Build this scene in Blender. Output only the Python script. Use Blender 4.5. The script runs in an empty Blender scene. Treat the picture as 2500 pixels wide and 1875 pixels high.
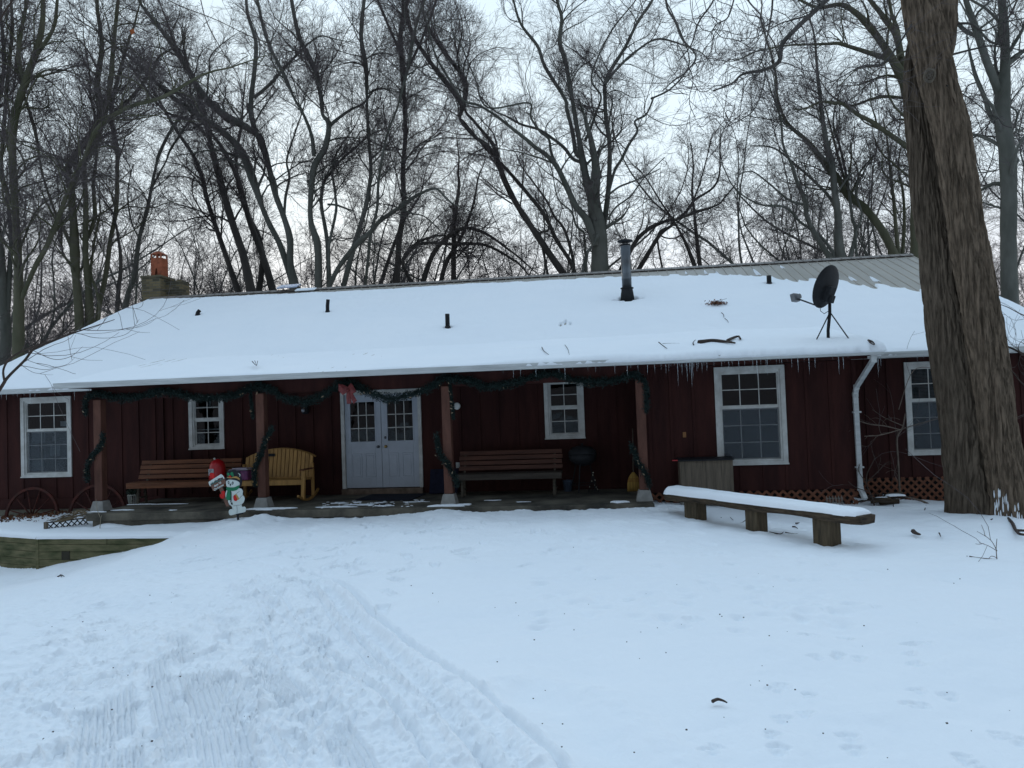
import bpy, math, random
import numpy as np
from mathutils import Vector
rng = np.random.default_rng(7)
random.seed(7)
S = bpy.context.scene
COL = S.collection
R_ = math.radians

# ------------------------------------------------------------------ camera
FPX = 1793.05                     # focal length in pixels of a 2500 px wide frame
YAW, PITCH, ROLL = -.125326, .0296781, -.0354717
def _axes():
    cy, sy, cp, sp = math.cos(YAW), math.sin(YAW), math.cos(PITCH), math.sin(PITCH)
    f = np.array([sy*cp, cy*cp, sp]); r0 = np.array([cy, -sy, 0.]); u0 = np.cross(r0, f)
    return math.cos(ROLL)*r0+math.sin(ROLL)*u0, -math.sin(ROLL)*r0+math.cos(ROLL)*u0, f
AR, AU, AF = _axes()
cam_d = bpy.data.cameras.new('camera'); cam = bpy.data.objects.new('camera', cam_d); COL.objects.link(cam)
from mathutils import Matrix
M = Matrix.Identity(4)
for i in range(3):
    M[i][0] = AR[i]; M[i][1] = AU[i]; M[i][2] = -AF[i]
cam.matrix_world = M
cam_d.sensor_width = 36; cam_d.lens = FPX/2500*36; cam_d.clip_start = .05; cam_d.clip_end = 1000
S.camera = cam
def ray(U, V): return (U-1250)/FPX*AR-(V-937.5)/FPX*AU+AF
def aty(U, V, y): d = ray(U, V); return d*y/d[1]       # surveying: photo point -> world point on a plane
def atz(U, V, z): d = ray(U, V); return d*z/d[2]

# ------------------------------------------------------------------ world, sun, exposure
SUN_EL, SUN_AZ = R_(16), R_(-20)       # low sun behind the house, veiled by cloud
w = bpy.data.worlds.new('World'); S.world = w; w.use_nodes = True
nt = w.node_tree; nt.nodes.clear()
out = nt.nodes.new('ShaderNodeOutputWorld'); bg = nt.nodes.new('ShaderNodeBackground'); nt.links.new(bg.outputs[0], out.inputs[0])
sky = nt.nodes.new('ShaderNodeTexSky'); sky.sky_type = 'NISHITA'; sky.sun_disc = False
sky.sun_elevation = SUN_EL; sky.sun_rotation = SUN_AZ; sky.air_density = 1.0; sky.dust_density = 2
bg2 = nt.nodes.new('ShaderNodeBackground'); bg2.inputs[1].default_value = .06
nt.links.new(sky.outputs[0], bg2.inputs[0])
# overcast veil: pale cloud deck, slightly warm at the horizon
tc = nt.nodes.new('ShaderNodeTexCoord'); sx = nt.nodes.new('ShaderNodeSeparateXYZ'); nt.links.new(tc.outputs['Generated'], sx.inputs[0])
ramp = nt.nodes.new('ShaderNodeValToRGB'); nt.links.new(sx.outputs['Z'], ramp.inputs[0])
cr = ramp.color_ramp
cr.elements[0].position = 0; cr.elements[0].color = (.72, .68, .71, 1)
cr.elements[1].position = .9; cr.elements[1].color = (.67, .88, 1.10, 1)
e = cr.elements.new(.12); e.color = (.71, .71, .745, 1)
e = cr.elements.new(.26); e.color = (.635, .73, .79, 1)
e = cr.elements.new(.46); e.color = (.59, .71, .79, 1)
e = cr.elements.new(.62); e.color = (.62, .80, .98, 1)
nz = nt.nodes.new('ShaderNodeTexNoise'); nz.inputs['Scale'].default_value = 2.2; nz.inputs['Detail'].default_value = 4
mp = nt.nodes.new('ShaderNodeMapping'); mp.inputs['Scale'].default_value = (1, 1, 3.5); nt.links.new(tc.outputs['Generated'], mp.inputs[0]); nt.links.new(mp.outputs[0], nz.inputs[0])
mr = nt.nodes.new('ShaderNodeMapRange'); mr.inputs[1].default_value = .3; mr.inputs[2].default_value = .7; mr.inputs[3].default_value = .86; mr.inputs[4].default_value = 1.14
nt.links.new(nz.outputs[0], mr.inputs[0])
mx = nt.nodes.new('ShaderNodeMix'); mx.data_type = 'RGBA'; mx.blend_type = 'MULTIPLY'; mx.inputs[0].default_value = 1
nt.links.new(ramp.outputs[0], mx.inputs[6]); nt.links.new(mr.outputs[0], mx.inputs[7])
mr2 = nt.nodes.new('ShaderNodeMapRange'); mr2.interpolation_type = 'SMOOTHSTEP'; mr2.inputs[1].default_value = -.75; mr2.inputs[2].default_value = .35; mr2.inputs[3].default_value = .40; mr2.inputs[4].default_value = 1.0
nt.links.new(sx.outputs['Y'], mr2.inputs[0])
mx2 = nt.nodes.new('ShaderNodeMix'); mx2.data_type = 'RGBA'; mx2.blend_type = 'MULTIPLY'; mx2.inputs[0].default_value = 1
mx3 = nt.nodes.new('ShaderNodeMix'); mx3.data_type = 'RGBA'; mx3.inputs[6].default_value = (0, .04, .10, 1); mx3.inputs[7].default_value = (1, 1, 1, 1); nt.links.new(mr2.outputs[0], mx3.inputs[0])
nt.links.new(mx.outputs[2], mx2.inputs[6]); nt.links.new(mx3.outputs[2], mx2.inputs[7])
nt.links.new(mx2.outputs[2], bg.inputs[0]); bg.inputs[1].default_value = 1.12
ad = nt.nodes.new('ShaderNodeMixShader'); ad.inputs[0].default_value = .05; nt.links.new(bg.outputs[0], ad.inputs[1]); nt.links.new(bg2.outputs[0], ad.inputs[2]); nt.links.new(ad.outputs[0], out.inputs[0])
sd = bpy.data.lights.new('sun', 'SUN'); sd.energy = .5; sd.angle = R_(25); sd.color = (1, .93, .87)
so = bpy.data.objects.new('sun', sd); COL.objects.link(so)
so.rotation_euler = (R_(90)-SUN_EL, 0, math.pi+R_(20))     # shines towards the viewer from beyond the ridge
vs = S.view_settings; vs.view_transform = 'Standard'; vs.look = 'None'; vs.exposure = .36; vs.gamma = 1; vs.use_curve_mapping = False
S.cycles.use_denoising = True; S.cycles.max_bounces = 6; S.cycles.diffuse_bounces = 3
S.cycles.transparent_max_bounces = 12

# ------------------------------------------------------------------ helpers
def tag(o, label=None, cat=None, group=None, kind=None):
    if label: o['label'] = label
    if cat: o['category'] = cat
    if group: o['group'] = group
    if kind: o['kind'] = kind
    return o
OFF = {}
def empty(name, loc=(0, 0, 0), rz=0., off=True):
    """an Empty at the base; parts are given in world coordinates when off, else in local ones"""
    o = bpy.data.objects.new(name, None); COL.objects.link(o); o.location = loc; o.rotation_euler = (0, 0, rz)
    o.empty_display_size = .1
    OFF[o.name] = np.array(loc, float) if off else np.zeros(3)
    return o
def mesh_np(name, V, F, mat, parent=None, smooth=False, offv=None):
    """F: (n,4) or (n,3) int array, or list of lists"""
    V = np.asarray(V, np.float64)
    if offv is None: offv = OFF.get(parent.name, np.zeros(3)) if parent is not None else np.zeros(3)
    V = V-offv
    me = bpy.data.meshes.new(name)
    if isinstance(F, np.ndarray):
        n, k = F.shape
        me.vertices.add(len(V)); me.vertices.foreach_set('co', V.astype(np.float32).ravel())
        me.loops.add(n*k); me.loops.foreach_set('vertex_index', F.astype(np.int32).ravel())
        me.polygons.add(n); me.polygons.foreach_set('loop_start', np.arange(0, n*k, k, dtype=np.int32))
        try: me.polygons.foreach_set('loop_total', np.full(n, k, np.int32))
        except Exception: pass
        me.update(calc_edges=True)
    else:
        me.from_pydata([tuple(v) for v in V], [], F); me.update()
    if smooth: me.polygons.foreach_set('use_smooth', np.ones(len(me.polygons), bool))
    if isinstance(mat, (list, tuple)):
        for m_ in mat: me.materials.append(m_)
    else: me.materials.append(mat)
    o = bpy.data.objects.new(name, me); COL.objects.link(o)
    if parent is not None:
        o.parent = parent; OFF[o.name] = offv
    return o
class MB:
    def __init__(s): s.v = []; s.f = []
    def add(s, V, F):
        b = len(s.v); s.v += [tuple(map(float, p)) for p in V]; s.f += [[i+b for i in f] for f in F]; return s
    def box(s, x0, x1, y0, y1, z0, z1):
        V = [(x, y, z) for z in (z0, z1) for x, y in ((x0, y0), (x1, y0), (x1, y1), (x0, y1))]
        return s.add(V, [[3, 2, 1, 0], [4, 5, 6, 7], [0, 1, 5, 4], [1, 2, 6, 5], [2, 3, 7, 6], [3, 0, 4, 7]])
    def obox(s, c, ax, hx, hy, hz):
        """oriented box: centre, 3 axes (unit), half sizes"""
        c = np.array(c, float); ax = [np.array(a, float) for a in ax]
        V = [c+i*hx*ax[0]+j*hy*ax[1]+k*hz*ax[2] for k in (-1, 1) for i, j in ((-1, -1), (1, -1), (1, 1), (-1, 1))]
        return s.add(V, [[3, 2, 1, 0], [4, 5, 6, 7], [0, 1, 5, 4], [1, 2, 6, 5], [2, 3, 7, 6], [3, 0, 4, 7]])
    def beam(s, a, b, w, h, up=(0, 0, 1)):
        a = np.array(a, float); b = np.array(b, float); d = b-a; L = np.linalg.norm(d); d /= L
        u = np.array(up, float); sd_ = np.cross(d, u); n = np.linalg.norm(sd_)
        if n < 1e-6: sd_ = np.cross(d, (1, 0, 0)); n = np.linalg.norm(sd_)
        sd_ /= n; u = np.cross(sd_, d)
        return s.obox((a+b)/2, (d, sd_, u), L/2, w/2, h/2)
    def tube(s, pts, rad, k=8, cap=True):
        pts = np.array(pts, float); n = len(pts); rad = np.broadcast_to(rad, (n,)).astype(float)
        t = np.gradient(pts, axis=0); t /= np.linalg.norm(t, axis=1)[:, None]+1e-12
        ref = np.array([0.3, .95, .1]) if abs(t[0][1]) < .8 else np.array([1., 0, .1])
        V = []
        for i in range(n):
            a = ref-np.dot(ref, t[i])*t[i]; a /= np.linalg.norm(a); b = np.cross(t[i], a)
            for j in range(k):
                g = 2*math.pi*j/k; V.append(pts[i]+rad[i]*(math.cos(g)*a+math.sin(g)*b))
        F = [[i*k+j, i*k+(j+1) % k, (i+1)*k+(j+1) % k, (i+1)*k+j] for i in range(n-1) for j in range(k)]
        if cap: F += [list(range(k))[::-1], [(n-1)*k+j for j in range(k)]]
        return s.add(V, F)
    def lathe(s, prof, c=(0, 0, 0), k=24, axis=None):
        """prof: [(r,h)...] about +z at c"""
        c = np.array(c, float); V = []
        A = [np.array(a, float) for a in (axis or ((1, 0, 0), (0, 1, 0), (0, 0, 1)))]
        for r, h in prof:
            for j in range(k):
                g = 2*math.pi*j/k; V.append(c+r*math.cos(g)*A[0]+r*math.sin(g)*A[1]+h*A[2])
        n = len(prof); F = [[i*k+j, i*k+(j+1) % k, (i+1)*k+(j+1) % k, (i+1)*k+j] for i in range(n-1) for j in range(k)]
        F += [list(range(k))[::-1], [(n-1)*k+j for j in range(k)]]
        return s.add(V, F)
    def prism(s, poly, y0, y1):
        """poly in x,z ; extruded in y"""
        n = len(poly); V = [(x, y0, z) for x, z in poly]+[(x, y1, z) for x, z in poly]
        F = [list(range(n)), list(range(2*n-1, n-1, -1))]+[[(i+1) % n, i, n+i, n+(i+1) % n] for i in range(n)]
        return s.add(V, F)
    def prismx(s, poly, x0, x1):
        n = len(poly); V = [(x0, y, z) for y, z in poly]+[(x1, y, z) for y, z in poly]
        F = [list(range(n))[::-1], list(range(n, 2*n))]+[[i, (i+1) % n, n+(i+1) % n, n+i] for i in range(n)]
        return s.add(V, F)
    def build(s, name, mat, parent=None, smooth=False, bevel=0):
        o = mesh_np(name, s.v, s.f, mat, parent, smooth)
        if bevel:
            b = o.modifiers.new('b', 'BEVEL'); b.width = bevel; b.segments = 2; b.limit_method = 'ANGLE'
        return o
def vnoise(x, y, seed=0):
    """smooth value noise, vectorised, about -1..1"""
    xi = np.floor(x).astype(np.int64); yi = np.floor(y).astype(np.int64); fx = x-xi; fy = y-yi
    fx = fx*fx*fx*(fx*(fx*6-15)+10); fy = fy*fy*fy*(fy*(fy*6-15)+10)
    def h(a, b):
        n = (a*374761393+b*668265263+seed*1442695041) & 0x7fffffff
        n = (n ^ (n >> 13))*1274126177 & 0x7fffffff
        return ((n ^ (n >> 16)) & 0xffff)/32767.5-1
    return (h(xi, yi)*(1-fx)+h(xi+1, yi)*fx)*(1-fy)+(h(xi, yi+1)*(1-fx)+h(xi+1, yi+1)*fx)*fy
def fbm(x, y, o=4, seed=0, g=.5):
    s_ = 0; a = 1; t = 0
    for k in range(o):
        s_ = s_+a*vnoise(x*2**k+17.3*k, y*2**k-9.1*k, seed+k); t += a; a *= g
    return s_/t
def sstep(a, b, x): t = np.clip((x-a)/(b-a), 0, 1); return t*t*(3-2*t)

# ------------------------------------------------------------------ materials
def new_mat(name):
    m = bpy.data.materials.new(name); m.use_nodes = True
    return m, m.node_tree, m.node_tree.nodes['Principled BSDF']
def mat(name, col, rough=.7, var=.25, scale=6, stretch=(1, 1, 1), bump=.3, bscale=30, spec=.3, metal=0, col2=None, dist=.01, detail=6):
    m, t, p = new_mat(name); N = t.nodes; L = t.links
    tc = N.new('ShaderNodeTexCoord'); mp = N.new('ShaderNodeMapping'); mp.inputs['Scale'].default_value = stretch
    L.new(tc.outputs['Object'], mp.inputs[0])
    n = N.new('ShaderNodeTexNoise'); n.inputs['Scale'].default_value = scale; n.inputs['Detail'].default_value = detail; n.inputs['Roughness'].default_value = .6
    L.new(mp.outputs[0], n.inputs[0])
    r = N.new('ShaderNodeValToRGB'); L.new(n.outputs[0], r.inputs[0])
    c2 = col2 or tuple(c*(1-var) for c in col); c1 = col if col2 else tuple(min(1, c*(1+var*.6)) for c in col)
    r.color_ramp.elements[0].position = .33; r.color_ramp.elements[1].position = .67
    r.color_ramp.elements[0].color = (*c2, 1); r.color_ramp.elements[1].color = (*c1, 1)
    L.new(r.outputs[0], p.inputs['Base Color'])
    p.inputs['Roughness'].default_value = rough; p.inputs['Specular IOR Level'].default_value = spec; p.inputs['Metallic'].default_value = metal
    if bump:
        n2 = N.new('ShaderNodeTexNoise'); n2.inputs['Scale'].default_value = bscale; n2.inputs['Detail'].default_value = 4
        L.new(mp.outputs[0], n2.inputs[0])
        b = N.new('ShaderNodeBump'); b.inputs['Strength'].default_value = bump; b.inputs['Distance'].default_value = dist
        L.new(n2.outputs[0], b.inputs['Height']); L.new(b.outputs[0], p.inputs['Normal'])
    return m
def snow_mat(name, dirt=0.0):
    m, t, p = new_mat(name); N = t.nodes; L = t.links
    tc = N.new('ShaderNodeTexCoord')
    n = N.new('ShaderNodeTexNoise'); n.inputs['Scale'].default_value = .7; n.inputs['Detail'].default_value = 5; L.new(tc.outputs['Object'], n.inputs[0])
    r = N.new('ShaderNodeValToRGB'); L.new(n.outputs[0], r.inputs[0])
    r.color_ramp.elements[0].color = (.80, .835, .87, 1); r.color_ramp.elements[1].color = (.87, .885, .90, 1)
    L.new(r.outputs[0], p.inputs['Base Color'])
    p.inputs['Roughness'].default_value = .75; p.inputs['Specular IOR Level'].default_value = .2
    n2 = N.new('ShaderNodeTexNoise'); n2.inputs['Scale'].default_value = 45; n2.inputs['Detail'].default_value = 5; n2.inputs['Roughness'].default_value = .65; L.new(tc.outputs['Object'], n2.inputs[0])
    b = N.new('ShaderNodeBump'); b.inputs['Strength'].default_value = .45; b.inputs['Distance'].default_value = .014
    L.new(n2.outputs[0], b.inputs['Height']); L.new(b.outputs[0], p.inputs['Normal'])
    return m
Msnow = snow_mat('snow')
Mred = mat('red_siding', (.054, .0195, .0165), .8, .35, 2.6, (1.8, 1, .3), .5, 60, .1, col2=(.030, .012, .0112), dist=.006)
Mredwood = mat('red_post_paint', (.115, .050, .035), .7, .35, 5, (1, 1, .3), .4, 40, .2)
Mlatt = mat('lattice_paint', (.17, .068, .038), .7, .35, 5, (1, 1, 1), .3, 40, .2)
Mwhite = mat('white_trim', (.60, .60, .57), .55, .22, 5, (1, 1, 1), .2, 40, .3, col2=(.42, .41, .38))
Mgutter = mat('gutter_white', (.50, .51, .50), .5, .2, 3, (.5, 1, 6), .15, 20, .4)
Mdoor = mat('door_white', (.42, .45, .50), .5, .1, 3, (1, 1, 1), .1, 30, .35)
Mconc = mat('concrete', (.165, .145, .11), .85, .35, 1.7, (1, 1, 1), .5, 35, .2, col2=(.034, .031, .026))
Mconcd = mat('foundation_block', (.20, .185, .145), .9, .3, 3, (1, 1, 1), .5, 35, .2)
Mroof = mat('metal_roof', (.33, .30, .255), .45, .12, 2, (1, .3, .3), .1, 10, .5, .0)
Mcap = mat('ridge_metal', (.19, .165, .145), .5, .15, 3, (1, 1, 1), .1, 10, .4)
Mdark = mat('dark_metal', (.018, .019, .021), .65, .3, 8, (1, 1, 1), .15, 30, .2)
Mpipe = mat('galvanised_pipe', (.13, .14, .15), .38, .3, 3, (1, 1, .4), .1, 12, .5, .6)
Mwoodb = mat('bench_wood', (.15, .053, .021), .6, .4, 4, (.35, 4, 4), .3, 30, .3)
Mwoody = mat('yellow_pine', (.36, .195, .058), .55, .3, 4, (3, 3, .4), .25, 30, .3)
Mgrey = mat('weathered_wood', (.12, .10, .075), .85, .4, 5, (.5, .5, 5), .6, 25, .15, col2=(.05, .045, .036))
Mgreyv = mat('weathered_plywood', (.175, .14, .105), .85, .3, 6, (5, 5, .35), .4, 30, .15, col2=(.10, .082, .062))
Mtimber = mat('mossy_timber', (.18, .155, .085), .9, .4, 3, (.7, .7, 3), .6, 20, .15, col2=(.055, .062, .028))
Mblack = mat('black_rubber', (.012, .012, .014), .8, .3, 10)
Mbase = mat('post_footing_grey', (.25, .24, .22), .85, .2, 8)
def glass_mat():
    m, t, p = new_mat('window_glass'); N = t.nodes; L = t.links; N.remove(p)
    o = N['Material Output']; tr = N.new('ShaderNodeBsdfTransparent'); tr.inputs[0].default_value = (.62, .66, .68, 1)
    g = N.new('ShaderNodeBsdfGlossy'); g.inputs['Roughness'].default_value = .02; g.inputs[0].default_value = (.9, .9, .9, 1)
    n = N.new('ShaderNodeTexNoise'); n.inputs['Scale'].default_value = 3; tc = N.new('ShaderNodeTexCoord'); L.new(tc.outputs['Object'], n.inputs[0])
    b = N.new('ShaderNodeBump'); b.inputs['Strength'].default_value = .12; b.inputs['Distance'].default_value = .02; L.new(n.outputs[0], b.inputs['Height']); L.new(b.outputs[0], g.inputs['Normal'])
    f = N.new('ShaderNodeFresnel'); f.inputs['IOR'].default_value = 1.28
    x = N.new('ShaderNodeMixShader'); L.new(f.outputs[0], x.inputs[0]); L.new(tr.outputs[0], x.inputs[1]); L.new(g.outputs[0], x.inputs[2]); L.new(x.outputs[0], o.inputs[0])
    return m
Mglass = glass_mat()
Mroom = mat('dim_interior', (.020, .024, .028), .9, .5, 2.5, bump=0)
Mscreen = mat('insect_screen', (.075, .085, .095), .6, .1, 60, bump=0)
Mice, _t, _p = new_mat('ice')
_p.inputs['Base Color'].default_value = (.85, .92, .95, 1); _p.inputs['Roughness'].default_value = .08; _p.inputs['Transmission Weight'].default_value = .75; _p.inputs['IOR'].default_value = 1.31

# ------------------------------------------------------------------ ground
CP = np.array([(-9.7, 13.0, -1.99), (-7.3, 13., -1.97), (-4, 13, -1.945), (-2.5, 13, -1.90), (.8, 13, -1.885), (2.5, 14, -1.99), (4.4, 14.0, -2.03), (6.3, 15.3, -2.17), (9, 15, -2.22),
    (5.7, 12.4, -2.06), (7.5, 12.0, -2.08), (2.8, 10.2, -1.995), (1.4, 12.2, -1.985), (2.1, 11.2, -1.99), (-3, 9, -1.90), (0, 4, -1.76), (-3, 4, -1.78), (-7.3, 12.0, -2.06),
    (-11.1, 12.4, -2.80), (-10.45, 12.33, -2.74), (-9.75, 12.3, -2.62), (-9.2, 12.28, -2.50), (-8.5, 12.25, -2.36), (-8.0, 12.25, -2.24), (-7.65, 12.2, -2.12), (-9.0, 10.5, -2.56), (-9.8, 11.3, -2.70), (-11, 11.4, -2.88), (-7.7, 11.2, -2.24), (-12, 10.5, -3.0), (-8, 8, -2.28), (-6, 5, -1.88), (4, 5, -1.80), (7, 8, -1.97), (0, 0, -1.66), (0, -3, -1.6), (-6, -3, -1.7), (8, -3, -1.7), (12, 8, -2.05),
    (-16, 8, -3.2), (-16, 2, -2.6), (12, 17, -2.3), (0, 9, -1.9)])
def _phi(r): return np.sqrt(r*r+.12)
_A = _phi(np.hypot(CP[:, None, 0]-CP[None, :, 0], CP[:, None, 1]-CP[None, :, 1]))
_n = len(CP); _B = np.block([[_A-.03*np.eye(_n), np.ones((_n, 1))], [np.ones((1, _n)), np.zeros((1, 1))]])
_W = np.linalg.solve(_B, np.r_[CP[:, 2], 0])
def gbase(x, y):
    x = np.clip(np.asarray(x, float), -17, 13); y = np.clip(np.asarray(y, float), -4, 17)
    z = np.full(np.broadcast(x, y).shape, _W[-1])
    for i in range(_n): z = z+_W[i]*np.sqrt((x-CP[i, 0])**2+(y-CP[i, 1])**2+.12)
    return z
WA, WB, WC, WD = np.array([-14.6, 13.75]), np.array([-10.49, 12.42]), np.array([-7.46, 12.28]), np.array([-5.0, 12.17])
def wall_line(x):    # y of the retaining wall's front face
    return np.interp(x, [WA[0], WB[0], WC[0], WD[0]], [WA[1], WB[1], WC[1], WD[1]])
def bed_z(x, y):
    return -2.045-.10*sstep(-11.5, -14, x)*sstep(13.2, 15, y)+.05*sstep(-9.6, -7.5, x)*sstep(12.3, 13.2, y)+.012*fbm(x*3, y*3, 3, 5)
def G0(x, y):
    x = np.asarray(x, float); y = np.asarray(y, float)
    g = gbase(x, y); inbed = sstep(.03, .10, y-wall_line(x))*(x < -7.0)*(x > -14.7)
    bl = sstep(-7.0, -7.9, x)
    b = bed_z(x, y)*bl+g*(1-bl)
    b = np.maximum(b, g*1.0-.02)
    out = g*(1-inbed)+b*inbed
    return np.where((y > 15.0) & (x < -14.7), g, out)
def seg_dist(x, y, P):
    """distance, signed side and arc position to a polyline"""
    best = np.full(x.shape, 1e9); sg = np.zeros(x.shape); arc = np.zeros(x.shape); a0 = 0
    for (ax, ay), (bx, by) in zip(P[:-1], P[1:]):
        dx, dy = bx-ax, by-ay; L = math.hypot(dx, dy); t = np.clip(((x-ax)*dx+(y-ay)*dy)/L**2, 0, 1)
        d = np.hypot(x-ax-t*dx, y-ay-t*dy); s_ = np.sign((x-ax)*dy-(y-ay)*dx); m = d < best
        best = np.where(m, d, best); sg = np.where(m, s_, sg); arc = np.where(m, a0+t*L, arc); a0 += L
    return best, sg, arc
def smooth_line(P, n=14):
    P = np.array(P, float); k = np.arange(len(P)); q = np.linspace(0, len(P)-1, n*(len(P)-1)+1)
    # catmull-rom
    o = []
    for t in q:
        i = min(int(t), len(P)-2); u_ = t-i; p0, p1, p2, p3 = P[max(i-1, 0)], P[i], P[i+1], P[min(i+2, len(P)-1)]
        o.append(.5*((2*p1)+(-p0+p2)*u_+(2*p0-5*p1+4*p2-p3)*u_**2+(-p0+3*p1-3*p2+p3)*u_**3))
    return np.array(o)
def gpx(U, V):
    """photo point -> point on the smooth ground"""
    z = -1.85
    for _ in range(8):
        p = atz(U, V, z); z = float(gbase(p[0], p[1]))
    return p
TR1 = smooth_line([gpx(*p)[:2] for p in ((640, 1376), (760, 1400), (835, 1425), (910, 1490), (1000, 1562), (1110, 1640), (1230, 1735), (1360, 1860), (1500, 2060))], 4)
TR2 = smooth_line([gpx(*p)[:2] for p in ((800, 1440), (860, 1500), (960, 1590), (1030, 1680), (1120, 1775), (1200, 1890))], 4)
TR3 = smooth_line([gpx(*p)[:2] for p in ((560, 1430), (640, 1462), (760, 1560), (860, 1650), (960, 1740), (1010, 1800))], 4)
TR4 = smooth_line([gpx(*p)[:2] for p in ((1290, 1690), (1380, 1720), (1440, 1780), (1500, 1850), (1560, 1950))], 4)
def dig(H, X, Y, sel_pad, cx, cy, fn):
    m = (np.abs(X-cx) < sel_pad) & (np.abs(Y-cy) < sel_pad)
    if m.any(): H[m] += fn(X[m]-cx, Y[m]-cy)
def boot(ang, depth, sc=1., tread=True, sd=0):
    c, s = math.cos(ang), math.sin(ang)
    def f(dx, dy):
        a = (dx*s+dy*c)/sc; b = (dx*c-dy*s)/sc      # a along the foot
        wd = .048+.010*np.sin(a*11+.6); e = np.maximum(np.abs(a)/.15, np.abs(b)/wd)
        e = e+.22*fbm(dx*30+sd, dy*30, 2, sd)
        inn = sstep(1.12, .9, e); rim = np.exp(-((e-1.28)/.16)**2)
        tr = .0075*np.sin(a*2*math.pi/.034)*(np.abs(a) < .14) if tread else 0
        return -depth*inn+tr*inn+depth*.45*rim*(1+.6*fbm(dx*40, dy*40, 2, sd+3))
    return f
def paw(ang, depth, sc, sd):
    c, s = math.cos(ang), math.sin(ang)
    def f(dx, dy):
        o = 0
        for a0, b0, r in ((0, 0, .035), (.06, -.035, .02), (.075, 0, .02), (.06, .035, .02)):
            a = dx*s+dy*c-a0*sc; b = dx*c-dy*s-b0*sc
            o = o-depth*np.exp(-((a*a+b*b)/(r*sc)**2)**1.5)
        return o+.25*depth*np.exp(-((dx*dx+dy*dy)/(.11*sc)**2))
    return f
def ground():
    xs = np.unique(np.round(np.concatenate([np.arange(-9.5, -4.2, .030), np.arange(-4.2, 3.2, .0105), np.arange(3.2, 9.2, .028), np.arange(-14.8, -9.5, .05),
        9.2+np.geomspace(.1, 150, 40), -14.8-np.geomspace(.1, 150, 40)]), 4))
    ys = [2.4]
    while ys[-1] < 7.5: ys.append(ys[-1]+.010*max(1, ys[-1]/3.2)**1.25)
    while ys[-1] < 15.6: ys.append(ys[-1]+.03)
    ys = np.unique(np.concatenate([np.array(ys), 15.6+np.geomspace(.1, 180, 40), 2.4-np.geomspace(.05, 70, 40)]))
    X, Y = np.meshgrid(xs, ys); Z = G0(X, Y)
    near = (Y > 2.3) & (Y < 16) & (X > -15) & (X < 9.5)
    H = np.zeros_like(Z)
    x, y = X[near], Y[near]
    d1, s1, a1 = seg_dist(x, y, TR1)
    left = np.where(s1 > 0, -1, 1)*d1          # <0 on the trodden left side
    # which sign is left?
    tx, ty = -3., 5.
    dd, ss, _ = seg_dist(np.array([tx]), np.array([ty]), TR1)
    left = (d1*s1)*(1 if ss[0] > 0 else -1)    # >0 trodden side
    trod = sstep(-.05, .25, left)*sstep(12.6, 9.5, y)*sstep(-9, -6.0, x)
    trod = np.maximum(trod, .35*sstep(8.0, 10.5, y)*sstep(2.5, -.5, x)*sstep(12.9, 12.3, y)*sstep(-8, -6, x))
    h = .030*fbm(x*.7, y*.7, 3, 1)+.012*fbm(x*2.2, y*2.2, 3, 2)+.005*fbm(x*5, y*5, 3, 6)
    h += (1-trod)*.0012*fbm(x*14, y*14, 3, 3)
    lump = fbm(x*7, y*7, 4, 11); h += trod*(.006*lump+.006*np.abs(fbm(x*16, y*16, 3, 14))+.011*np.maximum(fbm(x*26, y*26, 3, 15), 0)+.006*fbm(x*50, y*50, 2, 16))
    # wind-laid soft ripples on the untouched side
    h += (1-trod)*.011*np.maximum(fbm(x*1.1+y*.5, y*3.2-x*1.4, 3, 21), -.1)
    # corduroy left by the packing drum
    for P, wid, amp, per in (([gpx(247, 1510)[:2], gpx(262, 1640)[:2], gpx(262, 1760)[:2], gpx(258, 1900)[:2]], .17, .0082, .036),
                        ([gpx(430, 1520)[:2], gpx(490, 1650)[:2], gpx(530, 1760)[:2], gpx(560, 1900)[:2]], .15, .008, .036),
                        ([gpx(540, 1500)[:2], gpx(590, 1570)[:2], gpx(700, 1690)[:2], gpx(830, 1810)[:2], gpx(880, 1900)[:2]], .11, .0075, .036),
                        ([gpx(375, 1590)[:2], gpx(400, 1700)[:2], gpx(425, 1800)[:2], gpx(440, 1900)[:2]], .09, .0075, .036)):
        d, s_, a = seg_dist(x, y, smooth_line(P, 5)); k = sstep(wid*1.05, wid*.85, d)*sstep(0, .25, a)
        pat = sstep(-.3, .15, fbm(x*2.3, y*2.3, 2, 31))
        h = h*(1-.65*k*pat)+k*pat*amp*np.cos(d*s_*2*math.pi/per)-.004*k
    # the long runner groove with its thrown-up edge
    k = np.exp(-(d1/.020)**2); h += -.026*k*sstep(0, 1.5, a1)
    for o_, g_ in ((.30, .016), (.37, .010), (.62, .012), (.95, .009)): h += (-g_*np.exp(-((left-o_-.05*np.sin(a1*.9+o_*9))/.016)**2)+g_*.7*np.exp(-((left-o_-.05*np.sin(a1*.9+o_*9)-.04)/.018)**2))*sstep(.3, 1.5, a1)
    h += .010*np.exp(-((left+.045)/.018)**2)*(1+.7*fbm(x*15, y*15, 3, 41))*sstep(.5, 2.5, a1)
    h += .014*np.exp(-((left-.09)/.05)**2)*(1+.8*lump)
    crumb = sstep(.0, .06, left)*sstep(.55, .25, left)*sstep(1, 3, a1); h += crumb*.014*np.maximum(fbm(x*20, y*20, 3, 43), 0)
    for T, w_, dp in ((TR2, .05, .013), (TR3, .03, .011), (TR4, .16, .016)):
        d, s_, a = seg_dist(x, y, T); h += -dp*np.exp(-(d/w_)**2)+dp*.8*np.exp(-((d-w_*1.9)/(w_*.6))**2)*(1+.6*fbm(x*12, y*12, 2, 47))
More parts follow.
